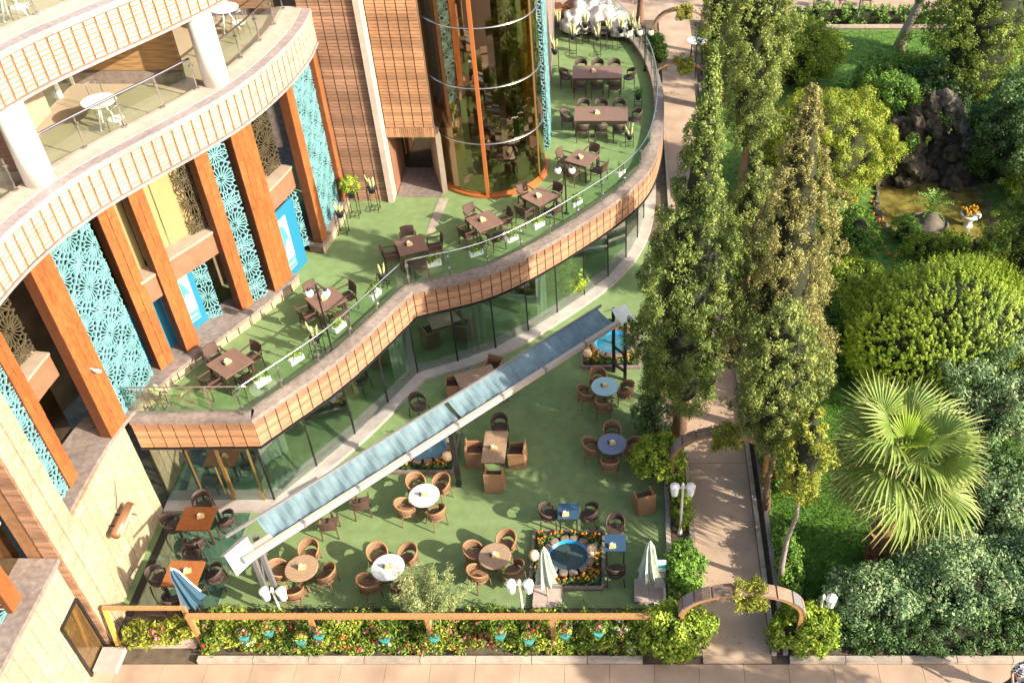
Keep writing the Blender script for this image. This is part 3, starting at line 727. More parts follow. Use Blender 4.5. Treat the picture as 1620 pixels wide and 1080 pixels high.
# ------------------------------------------------------------------ furniture kits
def shell(r0, r1, amax, ztop, zlow, th=.035, na=18, nz=4, yc=0.0, ex=1.0):
    """curved chair back, open towards +y; returns outer rim points too"""
    mb = MB(); idx = {}; rim = []
    for i in range(na + 1):
        a = -amax + 2 * amax * i / na; s_, c_ = math.sin(a), -math.cos(a)
        zt, zl = ztop(abs(a) / amax), zlow(abs(a) / amax)
        for j in range(nz + 1):
            f = j / nz; z = zl + (zt - zl) * f; r = r0 + (r1 - r0) * ((z - .4) / .45)
            for l in (0, 1):
                rr = r - l * th; idx[i, j, l] = len(mb.v); mb.v.append((rr * s_ * ex, yc + rr * c_, z))
        rim.append(((r1 if False else (r0 + (r1 - r0) * ((zt - .4) / .45)) - th / 2) * s_ * ex, yc + ((r0 + (r1 - r0) * ((zt - .4) / .45)) - th / 2) * c_, zt))
    g = lambda i, j, l: idx[i, j, l]
    for i in range(na):
        for j in range(nz):
            mb.f.append((g(i, j, 0), g(i + 1, j, 0), g(i + 1, j + 1, 0), g(i, j + 1, 0))); mb.f.append((g(i, j, 1), g(i, j + 1, 1), g(i + 1, j + 1, 1), g(i + 1, j, 1)))
        mb.f.append((g(i, nz, 0), g(i + 1, nz, 0), g(i + 1, nz, 1), g(i, nz, 1))); mb.f.append((g(i, 0, 0), g(i, 0, 1), g(i + 1, 0, 1), g(i + 1, 0, 0)))
    for i in (0, na):
        for j in range(nz): mb.f.append((g(i, j, 0), g(i, j + 1, 0), g(i, j + 1, 1), g(i, j, 1)))
    return mb, rim
def legs(mt, pts, zt, r=.018):
    return [('leg', MB().tube([(x * .92, y * .92, zt), (x, y, 0)], [r * 1.2, r], 6).mesh('leg', mt)) for x, y in pts]
def k_tub():
    m, rim = shell(.27, .325, R(128), lambda u: .86 - .24 * u ** 1.8, lambda u: .57 - .11 * u, na=20)
    st = MB().lathe([(.24, .37), (.275, .39), (.275, .43), (.25, .45)], 16, (0, .02, 0))
    L = [('backrest', m.mesh('backrest', 'wickerlight', True), [('rim', MB().tube(rim, .022, 6).mesh('rim', 'rim', True))]), ('seat', st.mesh('seat', 'wickerlight'))]
    for a in (-2.0, -1.0, 1.0, 2.0): L.append(('support', MB().bar((.27 * math.sin(a), -.27 * math.cos(a), .40), (.285 * math.sin(a), -.285 * math.cos(a), .6), .03).mesh('support', 'wickerlight')))
    return L + legs('wickerlight', [(-.24, -.22), (.24, -.22), (-.25, .24), (.25, .24)], .4)
def k_hoop():
    m, rim = shell(.255, .30, R(118), lambda u: .86 - .20 * u ** 1.6, lambda u: .62 - .02 * u, na=18, nz=3, ex=1.02)
    st = MB().lathe([(.235, .40), (.26, .42), (.26, .45), (.24, .465)], 14, (0, .02, 0), 1.03, 1)
    L = [('backrest', m.mesh('backrest', 'wickerdark', True), [('rim', MB().tube(rim, .018, 6).mesh('rim', 'brownrattan', True))]), ('seat', st.mesh('seat', 'wickerdark'))]
    for a in (-2.0, -.8, .8, 2.0): L.append(('support', MB().bar((.25 * math.sin(a), -.25 * math.cos(a), .42), (.28 * math.sin(a), -.28 * math.cos(a), .66), .028).mesh('support', 'wickerdark')))
    return L + legs('wickerdark', [(-.25, -.23), (.25, -.23), (-.26, .25), (.26, .25)], .42)
def k_square():
    bk = MB(); n = 6
    for i in range(n):
        x0, x1 = -.235 + .47 * i / n, -.235 + .47 * (i + 1) / n; y = lambda x: -.25 - .05 * (1 - (x / .235) ** 2)
        q = [(x0, y(x0), .50), (x1, y(x1), .50), (x1, y(x1) - .07, .88), (x0, y(x0) - .07, .88)]
        bk.add(q + [(a, b + .03, c) for a, b, c in q], [(0, 1, 2, 3), (7, 6, 5, 4), (3, 2, 6, 7), (0, 4, 5, 1)])
    st = MB().box((0, 0, .44), (.48, .48, .045)).mesh('seat', 'brownrattan')
    L = [('seat', st), ('backrest', bk.mesh('backrest', 'brownrattan'))]
    for s_ in (-1, 1): L.append(('armrest', MB().bar((s_ * .265, -.27, .68), (s_ * .265, .2, .66), .045, .03).bar((s_ * .265, .18, .655), (s_ * .255, .22, .42), .035).mesh('armrest', 'brownrattan')))
    return L + legs('brownrattan', [(-.24, -.25), (.24, -.25), (-.25, .23), (.25, .23)], .43, .02)
def k_block():
    L = [('seat', MB().box((0, 0, .40), (.5, .5, .06)).mesh('seat', 'brownrattan'))]
    def pan(a, b, za, zb, sp):
        t = (Vector(b) - Vector(a)); n = Vector((t.y, -t.x)).normalized()
        q = []
        for z, e in ((.02, sp), (1, 0)):
            for p, zz in ((a, za), (b, zb)):
                for w in (0, -.035): q.append((p[0] + n.x * (e + w), p[1] + n.y * (e + w), z * zz if z == 1 else .02))
        return MB().add(q, [(0, 2, 6, 4), (1, 5, 7, 3), (4, 6, 7, 5), (0, 4, 5, 1), (2, 3, 7, 6), (0, 1, 3, 2)])
    L.append(('backrest', pan((.28, -.28), (-.28, -.28), .82, .82, .04).mesh('backrest', 'wickerlight2')))
    L[-1] = ('backrest', pan((-.28, -.28), (.28, -.28), .82, .82, .04).mesh('backrest', 'wickerlight2'))
    L.append(('side_panel', pan((.28, -.28), (.28, .25), .66, .62, .04).mesh('side_panel', 'wickerlight2')))
    L.append(('side_panel', pan((-.28, .25), (-.28, -.28), .62, .66, .04).mesh('side_panel', 'wickerlight2')))
    L.append(('rim', MB().bar((.27, -.27, .665), (.27, .25, .625), .05, .02).bar((-.27, -.27, .665), (-.27, .25, .625), .05, .02).mesh('rim', 'rim')))
    return L
mat('wickerlight2', (.27, .145, .075), .55, .3, 45, .5, 120, rand=.1)
KITS = {'tub': k_tub, 'hoop': k_hoop, 'square': k_square, 'block': k_block}
def chair(kind, x, y, z, face, label, group):
    """face: direction (radians) the sitter looks"""
    return assemble({'tub': 'wicker_tub_chair', 'hoop': 'round_back_chair', 'square': 'rattan_armchair', 'block': 'rattan_block_chair'}[kind], label, 'chair', (x, y, z), face - PI / 2, group, kit(('chair', kind), KITS[kind]))
def sidew(a):
    a = math.degrees(a) % 360
    return ['right', 'far right', 'far', 'far left', 'left', 'near left', 'near', 'near right'][int((a + 22.5) // 45) % 8]
def k_round(top):
    def f():
        L = [('tabletop', MB().lathe([(.43, .715), (.465, .725), (.465, .745), (.45, .75)], 36).mesh('tabletop', top))]
        L.append(('pedestal', MB().lathe([(.05, .03), (.04, .36), (.05, .71)], 10).mesh('pedestal', 'wickerlight')))
        for k in range(4):
            a = k * PI / 2 + .5; L.append(('leg', MB().bar((.03 * math.cos(a), .03 * math.sin(a), .2), (.36 * math.cos(a), .36 * math.sin(a), .02), .045).mesh('leg', 'wickerlight')))
        return L
    return f
def k_rect(w, d, top, leg, h=.75, split=False, lw=.06):
    def f():
        L = []
        if split:
            for s_ in (-1, 1): L.append(('tabletop', MB().box((s_ * w / 4, 0, h - .02), (w / 2 - .006, d, .04)).mesh('tabletop', top)))
        else: L.append(('tabletop', MB().box((0, 0, h - .02), (w, d, .04)).mesh('tabletop', top)))
        L.append(('apron', MB().box((0, 0, h - .08), (w - .1, d - .1, .08)).mesh('apron', leg)))
        for sx in (-1, 1):
            for sy in (-1, 1): L.append(('leg', MB().box((sx * (w / 2 - .06), sy * (d / 2 - .06), (h - .04) / 2), (lw, lw, h - .04)).mesh('leg', leg)))
        return L
    return f
def k_centre():
    t = MB()
    r = random.Random(5)
    for k in range(9):
        a = k * .7; t.add([(0, 0, .07), (.06 * math.cos(a), .06 * math.sin(a), .13), (.07 * math.cos(a + .5), .07 * math.sin(a + .5), .10 + .03 * r.random())], [(0, 1, 2)])
    return [('box', MB().box((0, 0, .035), (.2, .13, .07)).mesh('box', 'tissuebox')), ('tissue', t.mesh('tissue', 'tissue')), ('menu_card', MB().box((-.14, .02, .06), (.012, .1, .12), .3).mesh('menu_card', 'darkmetal'))]
def centre(x, y, z, rz, desc):
    assemble('tissue_box', 'small tan tissue box on ' + desc, 'tissue box', (x, y, z), rz, 'table centrepieces', kit('centre', k_centre))
def round_set(x, y, z, top, desc, angs, kind='tub', rad=.66, off=(.02, 0)):
    assemble('round_table', desc, 'table', (x, y, z), 0, 'round courtyard tables', kit(('rt', top), k_round(top)))
    centre(x + off[0], y + off[1], z + .75, .2, 'the ' + desc)
    for a in angs:
        a = R(a); rr = rad * random.uniform(.97, 1.06)
        chair(kind, x + rr * math.cos(a), y + rr * math.sin(a), z, a + PI + random.uniform(-.12, .12), 'wicker tub chair, %s side of %s' % (sidew(a), desc), 'wicker tub chairs round the courtyard tables')
C0 = .016
round_set(-9.07, 16.92, C0, 'woodtop', 'round brown table beside the awning foot', (88, 178, -8, -98))
round_set(-6.62, 16.95, C0, 'whitetop', 'round white table by the feathery shrub', (128, 48, 220, -48))
round_set(-3.62, 17.34, C0, 'woodtop', 'round brown table left of the marigold bed', (66, 160, 228, -32))
round_set(-5.99, 19.59, C0, 'whitetop', 'round white table before the blue pool', (122, 52, 212, -52))
round_set(-.28, 21.72, C0, 'slatetop', 'round slate-blue table near the cypress', (90, 178, 2, -95))
round_set(-.54, 24.39, C0, 'bluetop', 'round turquoise table by the far post', (112, 195, 0, -92))
# square tables on the terrace
def sq_set(x, y, rz, desc, skip=()):
    rz = R(rz); assemble('square_table', desc, 'table', (x, y, TZ), rz, 'square terrace tables', kit('sqt', k_rect(.98, .98, 'browntable', 'brownrattan')))
    centre(x - .05, y, TZ + .75, rz, 'the ' + desc)
    for k in range(4):
        if k in skip: continue
        a = rz + k * PI / 2 + random.uniform(-.05, .05); rr = random.uniform(.66, .78)
        chair('square', x + rr * math.cos(a), y + rr * math.sin(a), TZ, a + PI + random.uniform(-.15, .15), 'brown rattan armchair, %s side of %s' % (sidew(a), desc), 'rattan armchairs on the terrace')
sq_set(-11.56, 21.58, 52, 'square table nearest the terrace corner')
sq_set(-9.4, 24.6, 42, 'square table under the railing lamp')
sq_set(-7.15, 27.55, 22, 'square table at the railing bend')
sq_set(-4.81, 29.02, 36, 'left square table before the lift tower')
sq_set(-2.95, 30.58, 47, 'right square table before the lift tower')
sq_set(-1.5, 33.3, 60, 'square table behind the double lamp')
def long_set(x, y, desc, rz=0):
    assemble('long_table', desc, 'table', (x, y, TZ), rz, 'long terrace tables', kit('lgt', k_rect(2.2, 1.2, 'browntable', 'brownrattan', split=True)))
    centre(x - .15, y, TZ + .75, .1, 'the ' + desc)
    n = 0
    for k, nm in ((-.75, 'left'), (0, 'middle'), (.75, 'right')):
        for s_, far in ((1, 'far'), (-1, 'near')):
            chair('hoop', x + k, y + s_ * .88, TZ, -s_ * PI / 2 + random.uniform(-.08, .08), 'dark chair, %s one on %s side of %s' % (nm, far, desc), 'dark chairs at the long terrace tables')
    for s_, nm in ((-1, 'left'), (1, 'right')):
        chair('hoop', x + s_ * 1.42, y + .1, TZ, (0 if s_ < 0 else PI) + random.uniform(-.1, .1), 'dark chair at %s end of %s' % (nm, desc), 'dark chairs at the long terrace tables')
long_set(-.81, 36.85, 'nearer long terrace table')
long_set(-1.03, 40.65, 'farther long terrace table')
# courtyard square tables
assemble('long_table', 'narrow brown wooden table right of the middle awning post', 'table', (-4.03, 21.6, C0), PI / 2, None, kit('nt', k_rect(1.36, .74, 'woodtop', 'brownrattan')))
centre(-4.05, 21.5, C0 + .75, 0, 'the narrow brown wooden table')
chair('hoop', -4.0, 22.75, C0, -PI / 2, 'dark round-backed chair at the far end of the narrow wooden table', 'chairs at the narrow table')
for dx, dy, f, nm in ((-.68, .05, 0, 'left'), (.68, 0, PI, 'right'), (.05, -1.0, PI / 2, 'near')):
    chair('block', -4.03 + dx, 21.6 + dy, C0, f + random.uniform(-.06, .06), 'boxy rattan chair on the %s side of the narrow wooden table' % nm, 'chairs at the narrow table')
for x, y, desc, angs in ((-12.6, 18.68, 'varnished table by the glass entrance', (100, 185, 5, -82)), (-12.35, 16.72, 'varnished table by the blue parasol', (95, 178, 8, -95))):
    assemble('square_table', desc, 'table', (x, y, .03), .0, 'varnished tables', kit('vt', k_rect(1.0, .86, 'varnish', 'wickerdark', h=.76)))
    centre(x + .1, y + .05, .79, .3, 'the ' + desc)
    for a in angs:
        a = R(a); chair('hoop', x + .78 * math.cos(a), y + .76 * math.sin(a), .03, a + PI + random.uniform(-.15, .15), 'dark round-backed chair, %s side of %s' % (sidew(a), desc), 'dark chairs on the glass floor')
for x, y, desc, cs in ((-1.57, 19.0, 'small dark glass table behind the marigold bed', ((-.62, .05, 0), (.62, .05, PI))), (-.16, 17.83, 'small dark glass table right of the marigold bed', ((.0, .72, -PI / 2), (.02, -.82, PI / 2)))):
    assemble('glass_table', desc, 'table', (x, y, C0), 0, 'small dark glass tables', kit('gt', k_rect(.62, .6, 'glasstop', 'darkmetal', h=.72, lw=.035)))
    centre(x - .08, y - .15, C0 + .72, .1, 'the ' + desc)
    for dx, dy, f in cs: chair('hoop', x + dx, y + dy, C0, f, 'dark round-backed chair, %s side of %s' % (sidew(math.atan2(dy, dx)), desc), 'dark chairs at the small glass tables')
# seats half hidden by the awning
assemble('long_table', 'brown table partly hidden behind the blue awning near the glass wall', 'table', (-5.0, 24.9, C0), .42, None, kit('nt', k_rect(1.36, .74, 'woodtop', 'brownrattan')))
chair('block', -4.5, 25.65, C0, -PI / 2 - .3, 'boxy rattan chair behind the table under the blue awning, by the glass wall', 'chairs under the awning')
chair('block', -5.75, 24.75, C0, .2, 'boxy rattan chair left of the table under the blue awning', 'chairs under the awning')
chair('block', -4.2, 24.7, C0, PI, 'boxy rattan chair right of the table, mostly under the awning', 'chairs under the awning')
chair('hoop', -6.85, 23.75, C0, -.6, 'dark round-backed chair alone between awning and glass wall', 'chairs under the awning')
chair('square', -7.95, 19.5, C0, PI * .6, 'brown armchair peeping out below the awning beam, right one', 'chairs under the awning')
chair('square', -8.75, 18.72, C0, PI * .55, 'brown armchair peeping out below the awning beam, left one', 'chairs under the awning')
assemble('square_table', 'brown table hidden under the near half of the awning', 'table', (-8.7, 19.7, C0), .7, None, kit('sqt', k_rect(.98, .98, 'browntable', 'brownrattan')))
chair('block', .72, 19.72, C0, PI * .6, 'boxy rattan chair alone under the bush at the turf edge', 'lone chairs')
# balcony furniture
def k_wtable(): return [('tabletop', MB().lathe([(.42, .72), (.45, .73), (.45, .75)], 28).mesh('tabletop', 'white'))] + [('leg', MB().tube([(.05 * math.cos(a), .05 * math.sin(a), .72), (.32 * math.cos(a), .32 * math.sin(a), 0)], .022, 6).mesh('leg', 'white')) for a in (.3, 2.4, 4.5)]
def k_wchair():
    L = [('seat', MB().lathe([(.2, .44), (.21, .46), (.2, .47)], 14).mesh('seat', 'white'))]
    L.append(('backrest', MB().tube([(-.17, -.18, .45), (-.18, -.24, .85), (0, -.28, .92), (.18, -.24, .85), (.17, -.18, .45)], .014, 6).bar((-.08, -.2, .46), (-.08, -.26, .9), .012).bar((.08, -.2, .46), (.08, -.26, .9), .012).mesh('backrest', 'steel')))
    return L + legs('steel', [(-.2, -.2), (.2, -.2), (-.2, .2), (.2, .2)], .45, .012)
bf = BZ + .91; bf2 = 13.4 + .91
def wt(y, i, z, d):
    p = Vector(y); assemble('balcony_table', 'white round table ' + d, 'table', (p.x, p.y, z), 0, 'balcony tables', kit('wt', k_wtable))
    for k, a in enumerate((-.7, 2.1)):
        assemble('balcony_chair', 'white wire chair %s of the table %s' % (('right', 'left')[k], d), 'chair', (p.x + .7 * math.cos(a), p.y + .7 * math.sin(a), z), a + PI / 2, 'balcony chairs', kit('wc', k_wchair))
wt((-13.95, 24.1), 0, bf, 'between the white balcony columns'); wt((-12.5, 30.3), 0, bf, 'at the far end of the lower balcony'); wt((-14.6, 23.0), 0, bf2, 'on the upper balcony')

# ------------------------------------------------------------------ folded awning on posts
aw = thing('folded_awning', 'long folded awning with blue fabric on dark posts across the courtyard', 'awning', (-5, 20.8, 0))
A0, A1 = Vector((-9.75, 16.1, 2.95)), Vector((-.32, 25.35, 3.05)); D = (A1 - A0).normalized(); Nn = Vector((D.y, -D.x, 0)).normalized()
def alongbox(s0, s1, n0, n1, z0, z1): # box between arclength fractions, side offsets and heights
    a, b = A0.lerp(A1, s0), A0.lerp(A1, s1); q = []
    for p in (a, b):
        for n, z in ((n0, z0), (n1, z0), (n1, z1), (n0, z1)): q.append(p + Nn * n + Vector((0, 0, z)))
    return MB().add(q, [(0, 1, 2, 3), (7, 6, 5, 4), (0, 4, 5, 1), (1, 5, 6, 2), (2, 6, 7, 3), (3, 7, 4, 0)])
wb(alongbox(-.03, 1.0, .30, .44, -.12, .05), 'beam', 'awnbeam', aw)
wb(alongbox(-.03, 1.0, -.51, -.45, .16, .24), 'beam', 'awngrey', aw)
wb(alongbox(-.01, 1.0, -.06, .06, -.22, -.10), 'beam', 'awngrey', aw)
wb(alongbox(.0, .04, .06, .30, -.1, .02), 'gutter', 'awnbeam', aw)
def cloth(s0, s1):
    n = 220; m = 7; mb = MB(); r = random.Random(int(s0 * 100))
    ph = [r.uniform(0, 6) for _ in range(4)]
    for i in range(n + 1):
        s = s0 + (s1 - s0) * i / n; p = A0.lerp(A1, s)
        for j in range(m + 1):
            f = j / m; x = -.45 + .75 * f
            z = .18 - .20 * f + .045 * math.sin(PI * f) * math.sin(i * .19 + ph[0] + f * 2.0) + .005 * (1 if i % 4 < 2 else -1) * math.sin(PI * min(1, f * 1.2)) + .012 * math.sin(i * .7 + ph[1] + 3 * f) - .05 * math.sin(PI * f)
            mb.v.append(tuple(p + Nn * x + Vector((0, 0, z))))
    for i in range(n):
        for j in range(m): a = i * (m + 1) + j; mb.f.append((a, a + 1, a + m + 2, a + m + 1))
    return mb
wb(cloth(.035, .505), 'fabric', 'awning', aw, True); wb(cloth(.515, .985), 'fabric', 'awning', aw, True)
for n_, z_ in ((.28, .0),): wb(alongbox(.035, .985, n_, n_ + .025, z_, z_ + .03), 'seam', 'awngrey', aw)
for k in range(7): wb(alongbox(.10 + k * .13, .106 + k * .13, .29, .455, -.13, .065), 'beam_bracket', 'awngrey', aw)
for p0 in ((-5.12, 20.62), (-9.98, 16.35), (-9.74, 16.42), (-.25, 25.95), (.15, 25.5)):
    wb(MB().bar((p0[0], p0[1], 0), (p0[0], p0[1], 2.9), .12 if p0[0] != -5.12 else .15), 'post', 'darkmetal' if p0[0] > -9 else 'awngrey', aw)
wb(MB().bar((-.25, 25.95, 1.2), (.15, 25.5, 1.2), .07).bar((-.25, 25.95, .4), (.15, 25.5, .4), .07), 'crossbar', 'darkmetal', aw)
wb(MB().bar((-9.98, 16.35, .5), (-9.74, 16.42, 2.4), .04), 'crossbar', 'awngrey', aw)
for p, sg in ((A0, -1), (A1, 1)):                       # pale end hoods
    c = p + D * sg * .35; u = D * sg
    q = [c - u * .33 + Nn * .38 + Vector((0, 0, -.12)), c - u * .33 + Vector((0, 0, .3)), c - u * .33 - Nn * .38 + Vector((0, 0, .0)), c + u * .35 + Nn * .42 + Vector((0, 0, -.28)), c + u * .35 + Vector((0, 0, .14)), c + u * .35 - Nn * .36 + Vector((0, 0, -.2))]
    q2 = [v - Vector((0, 0, .04)) for v in q]
    wb(MB().add(q + q2, [(0, 1, 4, 3), (1, 2, 5, 4), (6, 9, 10, 7), (7, 10, 11, 8), (0, 6, 7, 1), (1, 7, 8, 2), (3, 4, 10, 9), (4, 5, 11, 10), (0, 3, 9, 6), (2, 8, 11, 5)]), 'end_hood', 'flap', aw)
# ------------------------------------------------------------------ closed parasols
def parasol(x, y, z, label, blue=False, lean=0, base=True, h=2.3):
    t = thing('closed_parasol', label, 'parasol', (x, y, z), 0, 'closed parasols'); t.rotation_euler = (0, lean, 0)
    MB().tube([(0, 0, 0), (0, 0, h + .06)], .025, 8).build('pole', 'awnbeam', t)
    n = 16; c = []
    for k, (r, zz) in enumerate(((.04, h), (.10, h - .2), (.15, h - .7), (.22, h - 1.2), (.27, h - 1.45))):
        c.append([(r * (1 + .32 * (-1) ** j) * math.cos(2 * PI * j / n + .12 * k), r * (1 + .32 * (-1) ** j) * math.sin(2 * PI * j / n + .12 * k), zz) for j in range(n)])
    for j in range(n // 2):                              # folded gores
        mb = MB()
        for row in c: mb.v += [row[(2 * j) % n], row[(2 * j + 1) % n], row[(2 * j + 2) % n]]
        for k in range(4):
            for q in range(2): a = k * 3 + q; mb.f.append((a, a + 1, a + 4, a + 3))
        mb.build('gore', ('parasolblue' if j % 4 else 'tissue') if blue else 'parasol', t)
    MB().lathe([(.05, h), (.03, h + .05), (.0, h + .1)], 8).build('finial', 'awnbeam', t)
    if base:
        for sx in (-1, 1): MB().box((sx * .21, 0, .06), (.41, .78, .11)).build('base_slab', 'coping_pale', t)
parasol(-2.08, 16.42, C0, 'closed pale green parasol in front of the marigold fountain bed')
parasol(.80, 16.62, C0, 'closed beige-green parasol on slabs by the turf edge')
parasol(-11.62, 15.75, .02, 'closed blue and white parasol leaning by the front rail', True, -.12, False)
sg = thing('menu_stand', 'narrow white stand with blue and teal bands beside the beige parasol', 'sign stand', (1.12, 16.62, C0))
MB().box((0, -.1, .05), (.34, .8, .1)).build('base', 'whitepaint', sg)
for k, (m_, h) in enumerate((('whitepaint', .72), ('terracotta', .06), ('whitepaint', .05), ('bluetop', .12), ('teal', .14), ('whitepaint', .06), ('bluetop', .06))):
    z = .1 + sum(v for _, v in (('', .72), ('', .06), ('', .05), ('', .12), ('', .14), ('', .06), ('', .06))[:k]); MB().box((0, .12, z + h / 2), (.30, .09, h - .002)).build('panel', m_, sg)
# ------------------------------------------------------------------ lamps
def lantern_post(x, y, h, label, z=0, nl=2):
    t = thing('lantern_post', label, 'lamp post', (x, y, z), 0, 'white double lantern posts')
    MB().lathe([(.09, 0), (.06, .1), (.035, .3), (.035, h), (.05, h + .05), (.02, h + .15)], 10).build('post', 'whitepaint', t, True)
    MB().bar((-.2 if nl == 2 else 0, 0, h - .05), (.2, 0, h - .05), .04).build('arm', 'whitepaint', t)
    for s_ in (1, -1)[:nl]:
        ln = MB().lathe([(.10, h - .36), (.135, h - .06), (.14, h - .04), (.11, h + .02)], 8, (s_ * .23, 0, 0)).build('lantern', 'globe', t)
        MB().lathe([(.145, h + .0), (.10, h + .05), (.03, h + .09)], 8, (s_ * .23, 0, .022)).build('cap', 'whitepaint', ln)
lantern_post(-9.45, 15.75, 1.35, 'white double lantern post by the awning foot at the front rail')
lantern_post(-2.7, 15.6, 1.9, 'white double lantern post behind the flower rail near the green parasol')
lantern_post(1.8, 18.75, 2.15, 'white double lantern post beside the walkway')
lantern_post(5.4, 15.35, 1.6, 'single white lantern post in the hedge right of the near arch', 0, 1)
def globe_post(x, y, h, label, nl=2):
    t = thing('globe_lamp_post', label, 'lamp post', (x, y, TZ), 0, 'terrace globe lamps')
    MB().lathe([(.1, 0), (.04, .06), (.03, .3), (.025, h), (.035, h + .03)], 10).build('post', 'darkmetal', t, True)
    for k in range(nl):
        s_ = (-1, 1)[k]
        MB().tube([(0, 0, h - .15), (s_ * .12, 0, h - .08), (s_ * .24, 0, h - .12)], .014, 6).build('arm', 'darkmetal', t, True)
        g = MB().lathe([(.03, -.13), (.10, -.09), (.13, 0), (.10, .09), (.03, .12)], 14, (s_ * .25, 0, h - .27)).build('globe', 'globe', t, True)
        MB().lathe([(.07, .08), (.06, .14), (.02, .18)], 10, (s_ * .25, 0, h - .27)).build('cap', 'darkmetal', g)
globe_post(-8.97, 22.95, 2.55, 'black post with two white globes by the railing near the blue posters')
globe_post(-2.0, 30.6, 2.1, 'black post with two white globes before the glass lift tower')
globe_post(1.1, 42.3, 2.1, 'black post with white globe at the far curve of the railing', 2)
# ------------------------------------------------------------------ planters, stands, pots
def boxplanter(p, rz, k):
    t = thing('railing_planter', 'white planter box with green plant on the terrace railing, %s from the left' % k, 'planter', (p[0], p[1], 4.42), rz, 'white planters on the terrace railing')
    MB().box((0, 0, .09), (.46, .16, .18)).build('box', 'white', t)
    MB().bar((-.15, -.08, .1), (-.15, -.2, .5), .02).bar((.15, -.08, .1), (.15, -.2, .5), .02).build('hook', 'steel', t)
    C = np.stack([rng.uniform(-.2, .2, 9), rng.uniform(-.06, .14, 9), rng.uniform(.2, .38, 9)], 1)
    Pq, N, tn = clumps(C, .1, 26); put('foliage', leafmesh('foliage', Pq, N, .1, .45, 'lf_bright', tn), t)
ords = ['first', 'second', 'third', 'fourth', 'fifth', 'sixth', 'seventh', 'eighth', 'ninth', 'tenth']
for k, (x, y) in enumerate([(-10.35, 20.55), (-9.55, 21.6), (-8.65, 23.05), (-7.85, 24.65), (-6.3, 26.42), (-4.8, 27.1), (-3.7, 27.8), (-2.8, 28.55), (-1.5, 29.95), (.1, 32.1)]):
    best = min(range(1, len(OUT) - 1), key=lambda i: (OUT[i].x - x) ** 2 + (OUT[i].y - y) ** 2); t_ = OUT[best + 1] - OUT[best - 1]; ang = math.atan2(t_.y, t_.x)
    q = OUT[best] + Vector((t_.y, -t_.x)).normalized() * -.48
    boxplanter((q.x, q.y), ang, ords[k])
def stand(x, y, z, label, kind, h=.8, rz=0, s=1.):
    t = thing('plant_stand', label, 'potted plant', (x, y, z), rz, 'potted plants on metal stands')
    f = MB()
    for sx in (-.16, .16):
        for sy in (-.16, .16): f.bar((sx, sy, 0), (sx, sy, h), .018)
    for zz in (.12, h):
        f.bar((-.16, -.16, zz), (.16, -.16, zz), .018).bar((.16, -.16, zz), (.16, .16, zz), .018).bar((.16, .16, zz), (-.16, .16, zz), .018).bar((-.16, .16, zz), (-.16, -.16, zz), .018)
    f.build('frame', 'darkmetal', t)
    po = MB().lathe([(.10, h - .18), (.14, h + .02), (.17, h + .06), (.15, h + .06)], 14).build('pot', 'potblack', t, True)
    MB().lathe([(.13, h + .02), (.13, h + .04)], 12).build('soil', 'soil', po)
    if kind == 'cactus':
        for k in range(5):
            a = k * 1.3 + x; r = .07; hh = (.42 - .05 * k) * s; b = Vector((.06 * math.cos(a), .06 * math.sin(a), h + .02)); tip = b + Vector((.10 * math.cos(a), .10 * math.sin(a), hh))
            MB().tube([b, b.lerp(tip, .4), tip], [.03, .05, .015], 7).build('stem', 'cactus', t, True)
    elif kind == 'bush':
        C = ellip((0, 0, h + .38), (.30, .30, .28), 45, -.8); Pq, N, tn = clumps(C, .12, 30, center=np.array([0, 0, h + .3])); put('foliage', leafmesh('foliage', Pq, N, .08, .5, 'lf_bright', tn), t)
    elif kind == 'pads':
        for k in range(6):
            a = k * 1.05 + x; c = Vector((.09 * math.cos(a), .09 * math.sin(a), h + .12 + .07 * (k % 3))); MB().lathe([(.02, -.10), (.08, -.02), (.085, .05), (.03, .11)], 8, tuple(c), 1, .35).build('pad', 'cactus', t, True)
    else:
        C = np.array([[0, 0, h + .2]]); Pq, N, tn = clumps(C, .22, 90, .2); put('foliage', leafmesh('foliage', Pq, N, .22, .2, 'lf_green', tn), t)
mat('cactus', (.20, .24, .10), .7, .3, 14, .3, 40, c2=(.42, .40, .2), rand=.2)
stand(-13.35, 20.35, TZ, 'squat cactus in a black pot at the terrace corner by the lattice', 'pads', .6)
stand(-9.3, 22.7, TZ, 'tall pale cactus on a black stand beside the railing lamp', 'cactus', .75, s=1.5)
stand(-7.95, 26.2, TZ, 'branching pale cactus on a stand at the bend of the railing', 'cactus', .5, s=1.2)
stand(-9.75, 30.4, TZ, 'round leafy bush in a black pot on a tall stand by the lattice', 'bush', 1.0)
stand(-9.1, 30.8, TZ, 'twisted white cactus on a tall stand by the entrance strip', 'cactus', .95, s=1.4)
stand(-9.95, 29.3, TZ, 'spiky cactus with red tips on a stand against the lattice', 'cactus', .9)
stand(.75, 38.9, TZ, 'small leafy plant in a dark pot by the curved railing', 'leaf', .5)
stand(.35, 35.5, TZ, 'pale cactus on a stand near the end of the nearer long table', 'cactus', .5, s=1.2)
for k, (x, y, n) in enumerate(((-3.0, 45.5, 'leftmost'), (-2.25, 44.0, 'second'), (-1.7, 45.3, 'third'), (-1.1, 43.9, 'fourth'), (-.55, 44.6, 'fifth'), (.0, 44.7, 'sixth'), (.45, 45.1, 'seventh'), (.75, 44.3, 'rightmost'), (-3.0, 42.4, 'nearest'))):
    stand(x, y, TZ, 'pale cactus on a black stand before the covered furniture, %s of the row' % n, 'cactus', .95, s=1.7)
